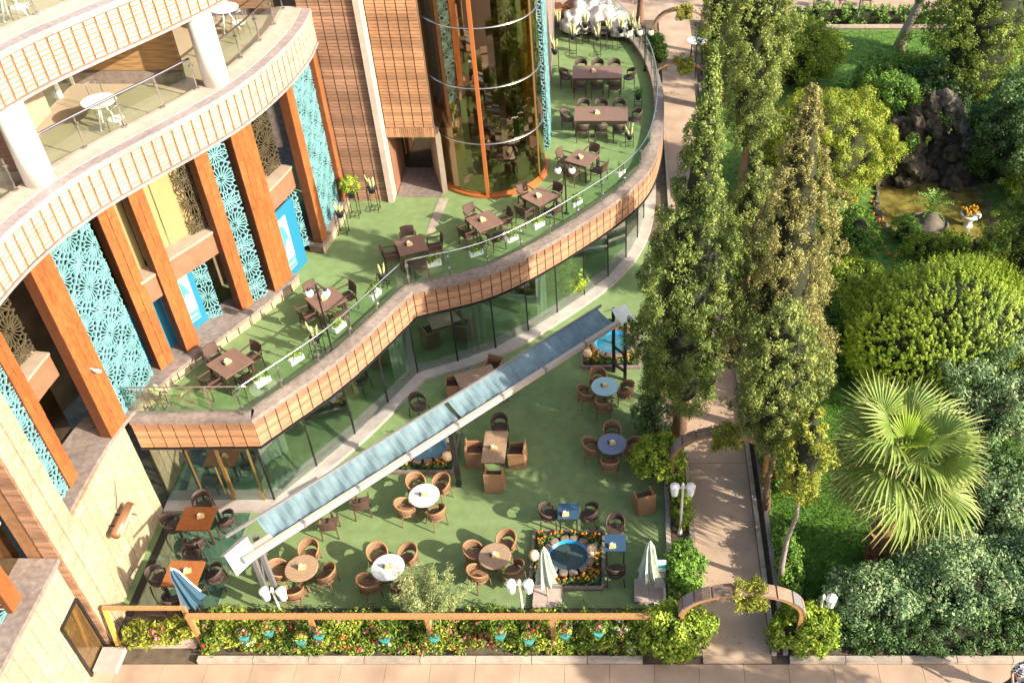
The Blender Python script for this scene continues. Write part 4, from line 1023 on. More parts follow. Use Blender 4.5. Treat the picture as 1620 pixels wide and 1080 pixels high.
# covered furniture at the far end of the terrace
cf = thing('covered_furniture', 'pile of chairs under crumpled white plastic sheets at the terrace end', 'furniture pile', (-1.2, 46.4, TZ))
for k, (dx, dy, sx, sy, h) in enumerate(((-.9, 0, 1.0, .8, .85), (.5, .1, 1.3, .8, 1.0), (1.3, -.5, .8, .7, .6), (-.2, .8, 1.5, .7, 1.1))):
    bm = bmesh.new(); bmesh.ops.create_icosphere(bm, subdivisions=4, radius=1); r = random.Random(k)
    ph = [r.uniform(0, 6) for _ in range(6)]
    for v in bm.verts:
        d = v.co.normalized(); f = 1 + .16 * abs(math.sin(d.x * 6 + ph[0])) - .14 * abs(math.sin(d.y * 7 + d.x * 4 + ph[1])) + .08 * math.sin(d.z * 11 + ph[2] + d.x * 5) + .05 * math.sin(d.x * 19 + ph[3]) * math.sin(d.z * 17)
        v.co = Vector((dx + d.x * sx * f * .85, dy + d.y * sy * f * .85, max(0, d.z * h * f * (1 if d.z > 0 else .2)) + (.25 if d.z < -.1 else .3)))
    me = bpy.data.meshes.new('plastic_sheet'); bm.to_mesh(me); bm.free(); me.materials.append(M['tarp'])
    for p_ in me.polygons: p_.use_smooth = True
    put('plastic_sheet', me, cf)
for k, (x, y, a) in enumerate(((-2.6, 46.8, .4), (-1.7, 45.8, -1.2), (.9, 46.0, 2.2), (-.9, 45.6, -1.6))):
    chair('hoop', x, y, TZ, a, 'dark round-backed chair put aside by the plastic-covered pile, %s of four' % ('first', 'second', 'last', 'third')[k], 'stored chairs')
for k, (x, y, z, rz) in enumerate(((-3.3, 47.6, TZ, .4), (-2.3, 48.2, TZ, 1.1))):
    b = thing('wooden_crate', 'orange-brown wooden crate at the far end of the terrace, %s one' % ('left', 'right')[k], 'crate', (x, y, z), rz, 'crates')
    for j in range(4): MB().box((0, 0, .1 + j * .22), (1.0, .8, .16)).build('slat', 'railwood', b)
    MB().box((0, 0, .45), (.9, .7, .86)).build('core', 'pillaredge', b)
# bar table beyond the far arch
bt = thing('bar_table', 'tall round white bar table on the walkway by the far arch', 'table', (4.0, 49.3, 0))
MB().lathe([(.5, 1.95), (.52, 1.97), (.52, 2.0)], 28).build('tabletop', 'white', bt)
for a in (.4, 2.5, 4.6): MB().bar((.3 * math.cos(a), .3 * math.sin(a), 1.95), (.38 * math.cos(a), .38 * math.sin(a), 0), .05).build('leg', 'darkmetal', bt)
# ------------------------------------------------------------------ glass floor, wall heater
gf = struct('glass_floor', MB().box((-12.55, 17.85, .008), (2.3, 3.5, .012)), 'interiorfloor')
for i in range(2):
    for j in range(2): wput('glass_tile', kit('gtile', lambda: MB().box((0, 0, 0), (1.12, 1.72, .02)).mesh('glass_tile', 'glass_floor')), gf, (-13.12 + i * 1.14, 16.98 + j * 1.74, .022), 0)
struct('floor_trench', MB().box((-13.83, 17.7, .012), (.22, 3.7, .02)), 'darkmetal')
ht = thing('wall_heater', 'copper-brown tube heater on a bracket on the cream stone wall', 'heater', (-14.1, 17.4, 2.3))
plain('coppery', (.35, .17, .09), .35, .5)
MB().tube([(.28, -.55, 0), (.28, .55, .0)], .13, 14).build('reflector', 'coppery', ht, True)
for yy in (-.2, .2): MB().bar((0, yy, 0), (.28, yy, 0), .04).build('bracket', 'darkmetal', ht)
MB().tube([(.02, .3, .05), (.05, .55, .5), (.02, .75, .75)], .012, 5).tube([(.02, .5, -.1), (.04, .9, -.9)], .012, 5).build('cable', 'darkmetal', ht)
MB().box((.41, 0, .02), (.02, 1.0, .1)).build('element', 'ledge', ht)
dl = thing('wall_camera', 'small white security camera on the wide orange pillar', 'camera', (-13.98, 19.2, 6.3))
MB().tube([(.0, 0, 0), (.22, -.02, -.04)], .045, 10).build('housing', 'white', dl, True); MB().tube([(-.04, 0, .05), (.05, 0, .02)], .02, 6).build('mount', 'white', dl)
# ------------------------------------------------------------------ arches over the walkway
def arch(x, y, hw, h, label, rise=1.15, wd=.36):
    t = thing('garden_arch', label, 'arch', (x, y, 0), 0, 'arches over the walkway')
    n = 24; mb = MB(); top = MB()
    def pt(a, r): return (hw * r * math.cos(a), h - rise + rise * r * math.sin(a) if True else 0)
    for s_, m_, r0, r1, w_ in ((0, 'railwood', .93, 1.0, wd),):
        for i in range(n + 1):
            a = PI * i / n
            for r, yy in ((r0, -w_ / 2), (r1, -w_ / 2), (r1, w_ / 2), (r0, w_ / 2)):
                xx, zz = pt(a, r); mb.v.append((xx, yy, zz))
        for i in range(n):
            for q in range(4): a, b = i * 4 + q, i * 4 + (q + 1) % 4; mb.f.append((a, b, b + 4, a + 4))
    bnd = mb.build('band', 'railwood', t)
    for k in range(9):                                    # weathered boards on the crown of the arch
        a0, a1 = PI * (k + .06) / 9, PI * (k + .94) / 9; b = MB()
        for a in (a0, (a0 + a1) / 2, a1):
            for r, yy in ((1.005, -wd / 2 - .01), (1.005, wd / 2 + .01), (1.035, wd / 2 + .01), (1.035, -wd / 2 - .01)): xx, zz = pt(a, r); b.v.append((xx, yy, zz))
        for i in range(2):
            for q in range(4): u, v = i * 4 + q, i * 4 + (q + 1) % 4; b.f.append((u, v, v + 4, u + 4))
        b.f += [(0, 1, 2, 3), (8, 11, 10, 9)]
        b.build('board', 'awngrey' if k in (1, 7) else 'archtop', bnd)
    for s_ in (-1, 1): MB().box((s_ * hw * .965, 0, (h - rise) / 2), (hw * .07, wd, h - rise)).build('post', 'railwood', t)
    C = np.stack([rng.uniform(-.25, .55, 60), rng.uniform(-.32, .25, 60), h + rng.uniform(-.5, .25, 60) - .05], 1)
    Pq, N, tn = clumps(C, .15, 44, .3); put('hanging_plant', leafmesh('hanging_plant', Pq, N, .12, .3, 'lf_yellow', tn), t)
mat('archtop', (.23, .155, .11), .8, .25, 7, .2, 50, rand=.1)
arch(3.18, 14.95, 1.62, 2.55, 'brown arch over the walkway nearest the front pavement', .95)
arch(3.05, 20.6, 1.5, 2.5, 'brown arch over the middle of the walkway beside the tall cypress', 1.15)
arch(2.95, 45.6, 1.45, 2.6, 'brown arch over the far walkway by the railing curve', 1.0)
arch(3.3, 52.0, 1.45, 2.6, 'brown arch at the far end of the walkway behind the bar table', 1.0)
# ------------------------------------------------------------------ front rail, flower bed, hanging pots
fr = thing('flower_rail', 'long varnished wooden rail on posts above the flower bed', 'rail', (-5, 14.85, 0))
wb(MB().box((-5.1, 14.85, 1.5), (12.7, .14, .09)), 'rail', 'railwood', fr)
for x in (-11.38, -8.2, -5.12, -1.82, 1.2): wb(MB().bar((x, 14.85, 0), (x, 14.85, 1.46), .11), 'post', 'railwood', fr)
plain('yellowpost', (.55, .32, .07), .5)
fr2 = thing('flower_rail', 'short varnished rail frame beside the hotel pier', 'rail', (-12.6, 15.1, 0))
wb(MB().box((-12.65, 15.1, 1.5), (2.2, .10, .08)), 'rail', 'railwood', fr2)
for x in (-13.7, -11.6): wb(MB().bar((x, 15.1 - (.25 if x < -13 else 0), 0), (x, 15.1, 1.47), .10), 'post', 'yellowpost' if x < -13 else 'railwood', fr2)
pots = [(-10.0, .75, 'first'), (-9.25, 1.0, 'second'), (-8.55, .6, 'third'), (-7.95, .85, 'fourth'), (-6.4, .55, 'fifth'), (-4.9, .8, 'sixth'), (-3.2, .95, 'seventh'), (-2.55, .65, 'eighth'), (-1.5, .75, 'ninth'), (-.65, .95, 'tenth')]
for x, z, n in pots:
    t = thing('hanging_pot', 'turquoise flower pot hanging below the long rail, %s from the left' % n, 'flower pot', (x + random.uniform(-.15, .15), 14.55 + random.uniform(-.05, .08), z + random.uniform(-.1, .1)), 0, 'turquoise hanging pots')
    MB().lathe([(.08, 0), (.14, .22), (.155, .24), (.14, .24)], 12).build('pot', 'turq', t, True)
    MB().bar((-.1, 0, .2), (0, .2, 1.48 - z), .008).bar((.1, 0, .2), (0, .2, 1.48 - z), .008).build('wire', 'darkmetal', t)
    Pq, N, tn = clumps(np.array([[0, .04, .33], [.1, .03, .31], [-.1, .03, .31]]), .12, 40, .5); put('foliage', leafmesh('foliage', Pq, N, .09, .5, 'lf_bed', tn), t)
    Pq, N, tn = clumps(np.array([[0, .02, .36]]), .15, 12, .8); put('blossom', leafmesh('blossom', Pq, N, .07, .9, 'lf_flower', tn), t)
tb = thing('planter_trough', 'pale planter box full of light green foliage by the short rail', 'planter', (-12.4, 14.98, 0))
MB().box((0, 0, .28), (1.7, .42, .36)).build('box', 'coping_pale', tb)
C = np.stack([rng.uniform(-.95, .95, 60), rng.uniform(-.32, .25, 60), rng.uniform(.4, .85, 60)], 1); Pq, N, tn = clumps(C, .17, 50, .4); put('foliage', leafmesh('foliage', Pq, N, .16, .3, 'lf_yellow', tn), tb)
Pq, N, tn = clumps(np.array([[-.1, -.2, .85], [.1, -.1, .88], [.0, -.3, .75]]), .13, 22, .8); put('blossom', leafmesh('blossom', Pq, N, .07, .9, 'lf_flower', tn), tb)
# ------------------------------------------------------------------ fountain beds
def fbed(x, y, w, d, rx, ry, label, cx=0, cy=0, water='darkwater', n=170, globes=(), fl=1.0):
    t = thing('fountain_bed', label, 'fountain', (x, y, C0 - .01), 0, 'square fountain beds')
    for a, b, c, e in ((0, -d / 2, w, .1), (0, d / 2, w, .1), (-w / 2, 0, .1, d - .1), (w / 2, 0, .1, d - .1)): MB().box((a, b, .06), (c, e, .14)).build('edging', 'coping', t)
    MB().box((0, 0, .03), (w - .1, d - .1, .05)).build('soil', 'soil', t)
    m = 14
    for k in range(m):
        a = 2 * PI * (k + random.uniform(-.1, .1)) / m; bm = bmesh.new(); bmesh.ops.create_icosphere(bm, subdivisions=2, radius=1)
        r = random.Random(k); s_ = (r.uniform(.10, .13), 2 * PI * (rx + ry) / 2 / m * .52, .075)
        for v in bm.verts: v.co = Vector((max(-.75, min(.75, v.co.x)) * s_[0] * 1.2, max(-.8, min(.8, v.co.y)) * s_[1] * 1.15, max(-.7, min(.7, v.co.z)) * s_[2] + r.uniform(-.006, .006)))
        me = bpy.data.meshes.new('stone'); bm.to_mesh(me); bm.free(); me.materials.append(M['stone'])
        put('stone', me, t, (cx + (rx + .08) * math.cos(a), cy + (ry + .08) * math.sin(a), .19), math.atan2(math.sin(a) / ry, math.cos(a) / rx))
    rg = MB(); k0 = 36
    for r_, z in ((1.0, .23), (.93, .21), (.90, .10), (.0, .09)): rg.v += [(cx + rx * r_ * math.cos(2 * PI * j / k0), cy + ry * r_ * math.sin(2 * PI * j / k0), z) for j in range(k0)]
    for i in range(3): rg.f += [(i * k0 + j, i * k0 + (j + 1) % k0, (i + 1) * k0 + (j + 1) % k0, (i + 1) * k0 + j) for j in range(k0)]
    rg.build('basin', 'poolblue', t, True)
    MB().lathe([(.90, .125), (.90, .13)], 36, (cx, cy, 0), rx, ry).build('water', water, t)
    MB().lathe([(.05, .1), (.035, .28), (.02, .36)], 8, (cx - .05, cy + .05, 0)).build('nozzle', 'rockgrey', t)
    pts = []
    while len(pts) < n:
        px, py = rng.uniform(-w / 2 + .12, w / 2 - .12), rng.uniform(-d / 2 + .12, d / 2 - .12)
        if ((px - cx) / (rx + .22)) ** 2 + ((py - cy) / (ry + .22)) ** 2 > 1: pts.append((px, py, .12 + rng.uniform(0, .08)))
    Pq, N, tn = clumps(np.array(pts), .12, 26, .6); tag(put('foliage', leafmesh('foliage', Pq, N, .09, .5, 'lf_dark', tn), t), kind='stuff')
    q = np.array(pts)[: int(n * fl * .5)] + np.array([0, 0, .13]); Pq, N, tn = clumps(q, .035, 12, .8); tag(put('marigolds', leafmesh('marigolds', Pq, N, .055, .9, 'lf_orange', tn), t), kind='stuff')
    for gx, gy in globes:
        MB().lathe([(.04, .15), (.13, .2), (.16, .33), (.13, .45), (.04, .5)], 18, (gx, gy, 0)).build('globe_light', 'globewarm', t, True)
plain('globewarm', (.80, .55, .33), .35)
fbed(-1.56, 17.72, 2.1, 2.0, .62, .55, 'square bed of orange marigolds round a stone-ringed blue fountain', .02, .05, globes=((-.98, -.05), (.72, .15)))
fbed(-6.4, 22.0, 2.05, 1.75, .70, .58, 'fountain bed with bright blue pool behind the awning beam', 0, .1, 'poolwater', 130, ((-.85, -.55), (.8, -.45)), .5)
fbed(-.35, 27.2, 2.1, 2.2, .7, .65, 'fountain bed with blue rim and yellow flowers beside the far awning post', .1, .1, 'poolwater', 150, ((-.85, -.65),), .7)
# ------------------------------------------------------------------ person at the right edge
pe = thing('person', 'person in a blue and white checked shirt walking at the right edge', 'person', (10.25, 13.5, 0), R(200))
def skin(name, J, Ed, m, sub=2):
    me = bpy.data.meshes.new(name); me.from_pydata([j[0] for j in J], Ed, []); o = put(name, me, pe)
    md = o.modifiers.new('skin', 'SKIN'); sv = me.skin_vertices[0].data
    for i, j in enumerate(J): sv[i].radius = (j[1], j[2] if len(j) > 2 else j[1])
    sv[0].use_root = True
    o.modifiers.new('sub', 'SUBSURF').levels = sub; o.modifiers['sub'].render_levels = sub; me.materials.append(M[m]); md.use_smooth_shade = True; return o
m_ = mat('plaid', (.55, .55, .58), .85, .05, 5)
_t = m_.node_tree; _ck = _t.nodes.new('ShaderNodeTexChecker'); _ck.inputs['Scale'].default_value = 16; _ck.inputs[1].default_value = (.6, .58, .55, 1); _ck.inputs[2].default_value = (.03, .05, .12, 1)
_tc = _t.nodes.new('ShaderNodeTexCoord'); _t.links.new(_tc.outputs['Object'], _ck.inputs[0]); _t.links.new(_ck.outputs[0], _t.nodes['Principled BSDF'].inputs['Base Color'])
body = skin('body', [((0, 0, .95), .14, .11), ((0, .01, 1.2), .14, .10), ((0, 0, 1.42), .12, .09), ((0, .01, 1.52), .055), ((0, .03, 1.60), .085, .095), ((0, .02, 1.70), .085, .095),
    ((-.20, 0, 1.42), .06), ((-.27, -.02, 1.14), .045), ((-.24, .18, .95), .036), ((-.23, .24, .90), .035), ((.20, 0, 1.42), .06), ((.27, -.05, 1.14), .045), ((.28, .08, .92), .036), ((.28, .13, .86), .035),
    ((-.10, 0, .88), .09), ((-.11, .10, .48), .065), ((-.11, .02, .08), .045), ((-.11, .16, .04), .04), ((.10, 0, .88), .09), ((.11, -.08, .48), .065), ((.11, -.22, .10), .045), ((.11, -.10, .04), .04)],
    [(0, 1), (1, 2), (2, 3), (3, 4), (4, 5), (2, 6), (6, 7), (7, 8), (8, 9), (2, 10), (10, 11), (11, 12), (12, 13), (0, 14), (14, 15), (15, 16), (16, 17), (0, 18), (18, 19), (19, 20), (20, 21)], 'skin')
for s_ in (-1, 1):                                        # fingers and thumb of each hand
    hx, hy, hz = (-.23, .25, .88) if s_ < 0 else (.28, .14, .84)
    for k in range(4): skin('finger', [((hx + (k - 1.5) * .018, hy, hz), .010), ((hx + (k - 1.5) * .02, hy + .03, hz - .04), .009), ((hx + (k - 1.5) * .02, hy + .025, hz - .075 - .006 * (k in (1, 2))), .008)], [(0, 1), (1, 2)], 'skin', 1)
    skin('thumb', [((hx + .03 * -s_, hy - .005, hz + .03), .011), ((hx + .045 * -s_, hy + .03, hz), .009), ((hx + .045 * -s_, hy + .04, hz - .03), .008)], [(0, 1), (1, 2)], 'skin', 1)
skin('shirt', [((0, 0, .90), .165, .13), ((0, .01, 1.2), .16, .12), ((0, 0, 1.43), .135, .105), ((-.20, 0, 1.43), .075), ((-.265, -.02, 1.16), .062), ((.20, 0, 1.43), .075), ((.265, -.04, 1.16), .062)], [(0, 1), (1, 2), (2, 3), (3, 4), (2, 5), (5, 6)], 'plaid')
skin('trousers', [((0, 0, .93), .15, .12), ((-.10, 0, .85), .105), ((-.11, .10, .48), .08), ((-.11, .02, .10), .06), ((.10, 0, .85), .105), ((.11, -.08, .48), .08), ((.11, -.22, .12), .06)], [(0, 1), (1, 2), (2, 3), (0, 4), (4, 5), (5, 6)], 'denim')
skin('hair', [((0, .0, 1.64), .09, .10), ((0, -.01, 1.73), .095, .105)], [(0, 1)], 'hair')
MB().lathe([(.012, -.02), (.02, 0), (.008, .025)], 8, (0, .13, 1.62)).build('nose', 'skin', pe, True)
# ------------------------------------------------------------------ trees
def tree(name, label, base, h, z0, prof, nc, rc, per, L, Wd, m, tr=.16, flat=1.25, lump=.2, tm='bark', lean=(0, 0), out=.55, inner=.5, tone=.22, tfrac=.85, extra=None, core=.55):
    t = thing(name, label, 'tree', (base[0], base[1], 0), 0, 'garden trees')
    trunk(t, (base[0], base[1], -.05), (base[0] + lean[0] * tfrac, base[1] + lean[1] * tfrac, z0 + (h - z0) * tfrac), tr, tr * .25, tm)
    C = revol(base, h, z0, prof, nc, lump, inner, lean)
    if extra is not None: C = np.concatenate([C, extra])
    rad = rc * rng.uniform(.6, 1.3, len(C)) * (1 - .35 * np.clip((C[:, 2] - z0) / (h - z0), 0, 1))
    ax = np.stack([base[0] + 0 * C[:, 0], base[1] + 0 * C[:, 1], C[:, 2] - .5], 1)
    d = unit(C - ax); k = len(C)
    dd = unit((unit(rng.normal(size=(k * per, 3))) + np.repeat(d, per, 0) * .5)).reshape(k, per, 3)
    Pq = C[:, None, :] + dd * rng.uniform(.4, 1.1, (k, per, 1)) * rad[:, None, None] * np.array([1, 1, flat])
    N = unit((dd * (out + .25) + rng.normal(size=dd.shape) * .32).reshape(-1, 3))
    tn = np.repeat(rng.normal(.48, tone * .7, k), per) + rng.normal(0, tone, k * per)
    crown(t, Pq.reshape(-1, 3), N, tn, L, Wd, m)
    # solid dark core added to block light and darken gaps in the crown
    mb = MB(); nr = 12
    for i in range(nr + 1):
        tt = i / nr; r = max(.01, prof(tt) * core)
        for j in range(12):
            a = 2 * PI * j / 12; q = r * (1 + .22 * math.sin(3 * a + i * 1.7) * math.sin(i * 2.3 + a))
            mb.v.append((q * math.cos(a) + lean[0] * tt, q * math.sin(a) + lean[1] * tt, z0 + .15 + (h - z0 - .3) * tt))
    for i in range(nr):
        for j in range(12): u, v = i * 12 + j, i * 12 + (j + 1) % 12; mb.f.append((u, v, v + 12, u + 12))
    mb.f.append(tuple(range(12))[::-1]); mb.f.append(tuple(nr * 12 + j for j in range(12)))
    mb.build('shade_core', 'coreshade', t, True)
    # limbs that show through the crown
    for j in range(6):
        z = z0 + (h - z0) * random.uniform(.05, .6); a = random.uniform(0, 2 * PI); r = prof((z - z0) / (h - z0)) * .8
        MB().tube([(0, 0, z - .4), (r * .5 * math.cos(a), r * .5 * math.sin(a), z - .05), (r * math.cos(a), r * math.sin(a), z + .35)], [.05, .035, .012], 5).build('limb', tm, t)
    return t
def pw(pts): # piecewise profile
    xs, ys = zip(*pts); return lambda t: float(np.interp(t, xs, ys))
tree('cypress_tree', 'tall pointed cypress standing left of the walkway in front of the terrace end', (1.92, 22.9), 13.6, 1.7,
     pw(((0, .75), (.10, 1.3), (.26, 1.55), (.42, 1.35), (.56, .9), (.72, .5), (.9, .22), (1, .03))), 1500, .205, 76, .075, .5, 'lf_cypress', .2, lump=.27, inner=.72, lean=(.35, 0))
tree('cypress_tree', 'broad pale cypress at the top of the picture right of the walkway', (5.3, 36.8), 12.0, 2.8,
     pw(((0, .4), (.12, .9), (.4, 1.2), (.7, 1.1), (.9, .6), (1, .15))), 1000, .25, 66, .088, .5, 'lf_cypress2', .2, lump=.3, inner=.72)
tree('cypress_tree', 'brownish thin-topped cypress right of the walkway behind the rounded one', (4.85, 22.9), 12.6, 3.2,
     pw(((0, 1.0), (.15, 1.45), (.4, 1.3), (.65, .85), (.85, .4), (1, .05))), 1100, .20, 70, .072, .45, 'lf_brown', .17, lump=.3, inner=.7)
tree('cypress_tree', 'rounded green cypress with bare thin trunk beside the middle arch', (4.5, 19.6), 8.1, 3.0,
     pw(((0, .5), (.2, 1.05), (.55, 1.25), (.85, .9), (1, .25))), 800, .20, 70, .074, .5, 'lf_cypress2', .11, lean=(-.25, 0))
tree('slender_tree', 'slender tree with yellow-green tuft on a bare trunk by the lawn', (4.62, 16.8), 7.2, 4.0,
     pw(((0, .25), (.3, .62), (.6, .6), (1, .15))), 150, .2, 60, .09, .5, 'lf_yellow', .09, lean=(.05, 0), tm='barkgrey')
tree('cypress_tree', 'dark-trunked conifer at the top edge left of the walkway', (.95, 54.0), 10, 2.6,
     pw(((0, .6), (.2, 1.3), (.6, 1.5), (1, .3))), 300, .34, 60, .11, .5, 'lf_brown', .25, lean=(.6, 0))
tree('cypress_tree', 'pale conifer behind the far arches right of the walkway', (4.9, 45.5), 11, 1.5,
     pw(((0, .5), (.2, 1.1), (.6, 1.2), (1, .2))), 380, .3, 60, .11, .5, 'lf_cypress', .2)
tree('conifer_tree', 'big spreading conifer in the top right corner', (16.9, 44.2), 9.5, 1.8,
     pw(((0, 1.3), (.15, 2.6), (.45, 2.9), (.75, 1.9), (1, .3))), 900, .36, 76, .10, .5, 'lf_pine2', .22, flat=.8, lump=.25)
tree('conifer_tree', 'dense pyramid conifer at the right edge beside the pond', (15.9, 30.0), 8.6, .3,
     pw(((0, 2.7), (.2, 2.5), (.5, 1.8), (.8, .85), (1, .08))), 900, .28, 76, .085, .5, 'lf_pine2', .16, flat=.8)
for x, y, h, lb in ((14.2, 8.0, 9.0, 'street tree beyond the right edge by the front pavement, nearer one'), (19.0, 6.2, 10.5, 'street tree beyond the right edge by the front pavement, farther one'), (21.0, 48.5, 9.5, 'garden conifer beyond the right edge beside the far lawn')):
    tree('street_tree', lb, (x, y), h, 2.6, pw(((0, .8), (.25, 2.0), (.6, 2.1), (1, .4))), 230, .5, 40, .2, .5, 'lf_green', .2)
tree('cypress_tree', 'small pale conifer half hidden left of the brownish cypress', (4.7, 29.4), 6.8, 2.0, pw(((0, .5), (.2, 1.0), (.6, .95), (1, .1))), 480, .22, 66, .08, .5, 'lf_cypress2', .13)
# bare trunk at the back
t = thing('bare_trunk_tree', 'pale bare tree trunk leaning at the top edge by the far pavement', 'tree', (15.6, 52.6, 0), 0, 'garden trees')
trunk(t, (15.6, 52.6, 0), (17.6, 53, 7.5), .27, .2, 'barkgrey', .05); C = ellip((18, 54, 9.5), (2.5, 2.2, 1.8), 120); Pq, N, tn = clumps(C, .45, 40); crown(t, Pq, N, tn, .18, .5, 'lf_green')
# cloud-like pine
t = thing('cloud_pine_tree', 'bushy yellow-green pine with cloud-shaped tufts left of the rock fountain', 'tree', (10.1, 37.3, 0), 0, 'garden trees')
trunk(t, (10.1, 37.3, 0), (9.4, 37.2, 3.0), .2, .1)
C = ellip((8.9, 37.2, 2.75), (2.75, 2.2, 2.3), 320, -.75, .78, .1); tn0 = rng.normal(.5, .1, len(C)); rad = rng.uniform(.32, .55, len(C))
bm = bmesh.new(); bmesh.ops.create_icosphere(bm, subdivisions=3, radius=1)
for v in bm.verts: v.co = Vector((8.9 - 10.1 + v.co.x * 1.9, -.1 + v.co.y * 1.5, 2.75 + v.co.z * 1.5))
me = bpy.data.meshes.new('shade_core'); bm.to_mesh(me); bm.free(); me.materials.append(M['coreshade']); put('shade_core', me, t)  # dark solid added inside the pine to block light
Pq, N, tn = clumps(C, rad, 210, .85, .75, np.array([8.9, 37.2, 2.0]), .2); crown(t, Pq, N, tn, .10, .42, 'lf_pine')
for j in range(8):
    a = j * .8; MB().tube([(-.3, 0, 1.2), (-.8 + .9 * math.cos(a), .9 * math.sin(a), 2.2), (-.85 + 1.9 * math.cos(a), 1.7 * math.sin(a), 2.9)], [.08, .05, .02], 5).build('limb', 'bark', t)
# ------------------------------------------------------------------ fan palm
pt_ = thing('fan_palm', 'fan palm with large pleated fronds and shaggy brown trunk on the lawn', 'palm', (7.5, 17.75, 0))
MB().tube([(0, 0, -.05), (.02, 0, .6), (.05, .02, 2.2), (.06, .05, 4.2)], [.36, .32, .25, .2], 14).build('trunk', 'palmbark', pt_, True)
stub = MB().add([(-.07, 0, 0), (.07, 0, 0), (.05, -.13, .2), (-.05, -.13, .2), (0, -.22, .40), (0, .03, .2)], [(0, 1, 2, 3), (3, 2, 4), (0, 3, 5), (1, 5, 2), (3, 4, 5), (2, 5, 4)]).mesh('leaf_stub', 'palmbark')
for k in range(84):
    z = .05 + 3.9 * (k / 84); a = k * 2.4; r = .32 - .1 * z / 3.3
    o = put('leaf_stub', stub, pt_, (.05 * z / 3.3 - r * -math.sin(a) * -1 * .8, r * -math.cos(a) * .8, z)); o.rotation_euler = (random.uniform(-.3, .2), 0, -a if False else math.atan2(r * -math.cos(a), -r * math.sin(a)) + PI / 2)
    o.scale = (1.3, 1.2, random.uniform(.8, 1.3))
def frondmesh(name, seed, m, droop, fr_=1.0, pet=1.25):
    r = random.Random(seed); mb = MB(); rn = []
    mb.tube([(0, 0, 0), (0, pet * .5, .10), (0, pet, .06)], [.035, .025, .018], 5); rn += [.5] * len(mb.v)
    n = 30; sp = R(118)
    for k in range(n):
        a = -sp + 2 * sp * (k + .5) / n; hw = sp / n * .92; ln = (1.2 - .3 * abs(a) / sp) * r.uniform(.9, 1.06) * fr_
        rows = []
        for f, wf in ((.05, .9), (.35, .98), (.62, .95), (.82, .45), (1.0, .05)):
            rr = ln * f; dz = .06 - droop * f ** 2.4 * (1 + .5 * r.random()) * (.6 + .4 * math.cos(a)) + .04 * f
            c = (rr * math.sin(a), pet + rr * math.cos(a)); w = hw * min(rr, ln * .62) * wf * 1.12; u = (math.cos(a), -math.sin(a)); fold = w * .55 + .004
            rows.append([(c[0] - u[0] * w, c[1] - u[1] * w, dz + fold), (c[0], c[1], dz), (c[0] + u[0] * w, c[1] + u[1] * w, dz + fold)])
        k0 = len(mb.v)
        for i, row in enumerate(rows): mb.v += row; rn += [max(0, min(1, .25 + .12 * i + (.35 if i == 4 else 0) + r.uniform(-.1, .1)))] * 3
        for i in range(4):
            for q in range(2): u0 = k0 + i * 3 + q; mb.f.append((u0, u0 + 1, u0 + 4, u0 + 3))
    me = bpy.data.meshes.new(name); me.from_pydata(mb.v, [], mb.f); at = me.attributes.new('rnd', 'FLOAT', 'POINT'); at.data.foreach_set('value', rn); me.materials.append(M[m]); return me
FM = [frondmesh('frond', s, 'lf_palm', d) for s, d in ((1, .30), (2, .5), (3, .7), (4, .42))]; FN = [frondmesh('frond', 9, 'lf_palmnew', .12, .72, .6), frondmesh('frond', 8, 'lf_palmnew', .2, .65, .5)]
for k in range(34):
    el = 70 - 92 * (k / 33) ** .85; az = k * 137.5 + 20
    me = FN[k % 2] if k < 3 else FM[k % 4]
    o = put('frond', me, pt_, (.06, .05, 4.15 + .35 * (1 - k / 29))); o.rotation_euler = (Matrix.Rotation(R(az), 3, 'Z') @ Matrix.Rotation(R(el), 3, 'X') @ Matrix.Rotation(random.uniform(-.6, .6), 3, 'Y')).to_euler()
    s_ = random.uniform(.85, 1.1); o.scale = (s_, s_, s_)
# ------------------------------------------------------------------ shrubs
def shrub(label, c, r, n, rc, per, L, Wd, m, lo=-.25, lump=.14, inner=.78, name='shrub', out=.6, upright=False, tone=.22, stems=True):
    t = thing(name, label, 'shrub', (c[0], c[1], 0), 0, 'garden shrubs')
    C = ellip(c, r, n, lo, inner, lump); C[:, 2] = np.maximum(C[:, 2], .08)
    Pq, N, tn = clumps(C, rc * rng.uniform(.7, 1.3, len(C)), per, out, 1.6 if upright else 1, np.array([c[0], c[1], c[2] - r[2] * .4]), tone)
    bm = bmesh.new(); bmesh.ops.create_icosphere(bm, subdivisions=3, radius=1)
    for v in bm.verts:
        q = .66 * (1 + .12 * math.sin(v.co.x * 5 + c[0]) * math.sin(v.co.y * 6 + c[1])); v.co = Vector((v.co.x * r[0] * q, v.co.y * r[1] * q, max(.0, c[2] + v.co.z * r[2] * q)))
    me = bpy.data.meshes.new('shade_core'); bm.to_mesh(me); bm.free(); me.materials.append(M['coreshade']); put('shade_core', me, t)  # opaque dark core added so gaps in the foliage stay dark
    ax = None
    if upright: ax = np.tile(np.array([0, 0, 1.]), (len(Pq), 1)) + rng.normal(size=(len(Pq), 3)) * .5
    crown(t, Pq, N, tn, L, Wd, m, 'foliage', ax)
    if stems:
        mb = MB()
        for k in range(7):
            a = k * .9; mb.tube([(.08 * math.cos(a), .08 * math.sin(a), 0), (r[0] * .3 * math.cos(a), r[1] * .3 * math.sin(a), c[2] * .6), (r[0] * .6 * math.cos(a), r[1] * .6 * math.sin(a), c[2] + r[2] * .3)], [.05, .035, .015], 5)
        mb.build('stems', 'bark', t)
    return t
t = thing('shrub', 'huge bright green bush filling the right side behind the palm', 'shrub', (11.3, 26.2, 0), 0, 'garden shrubs')
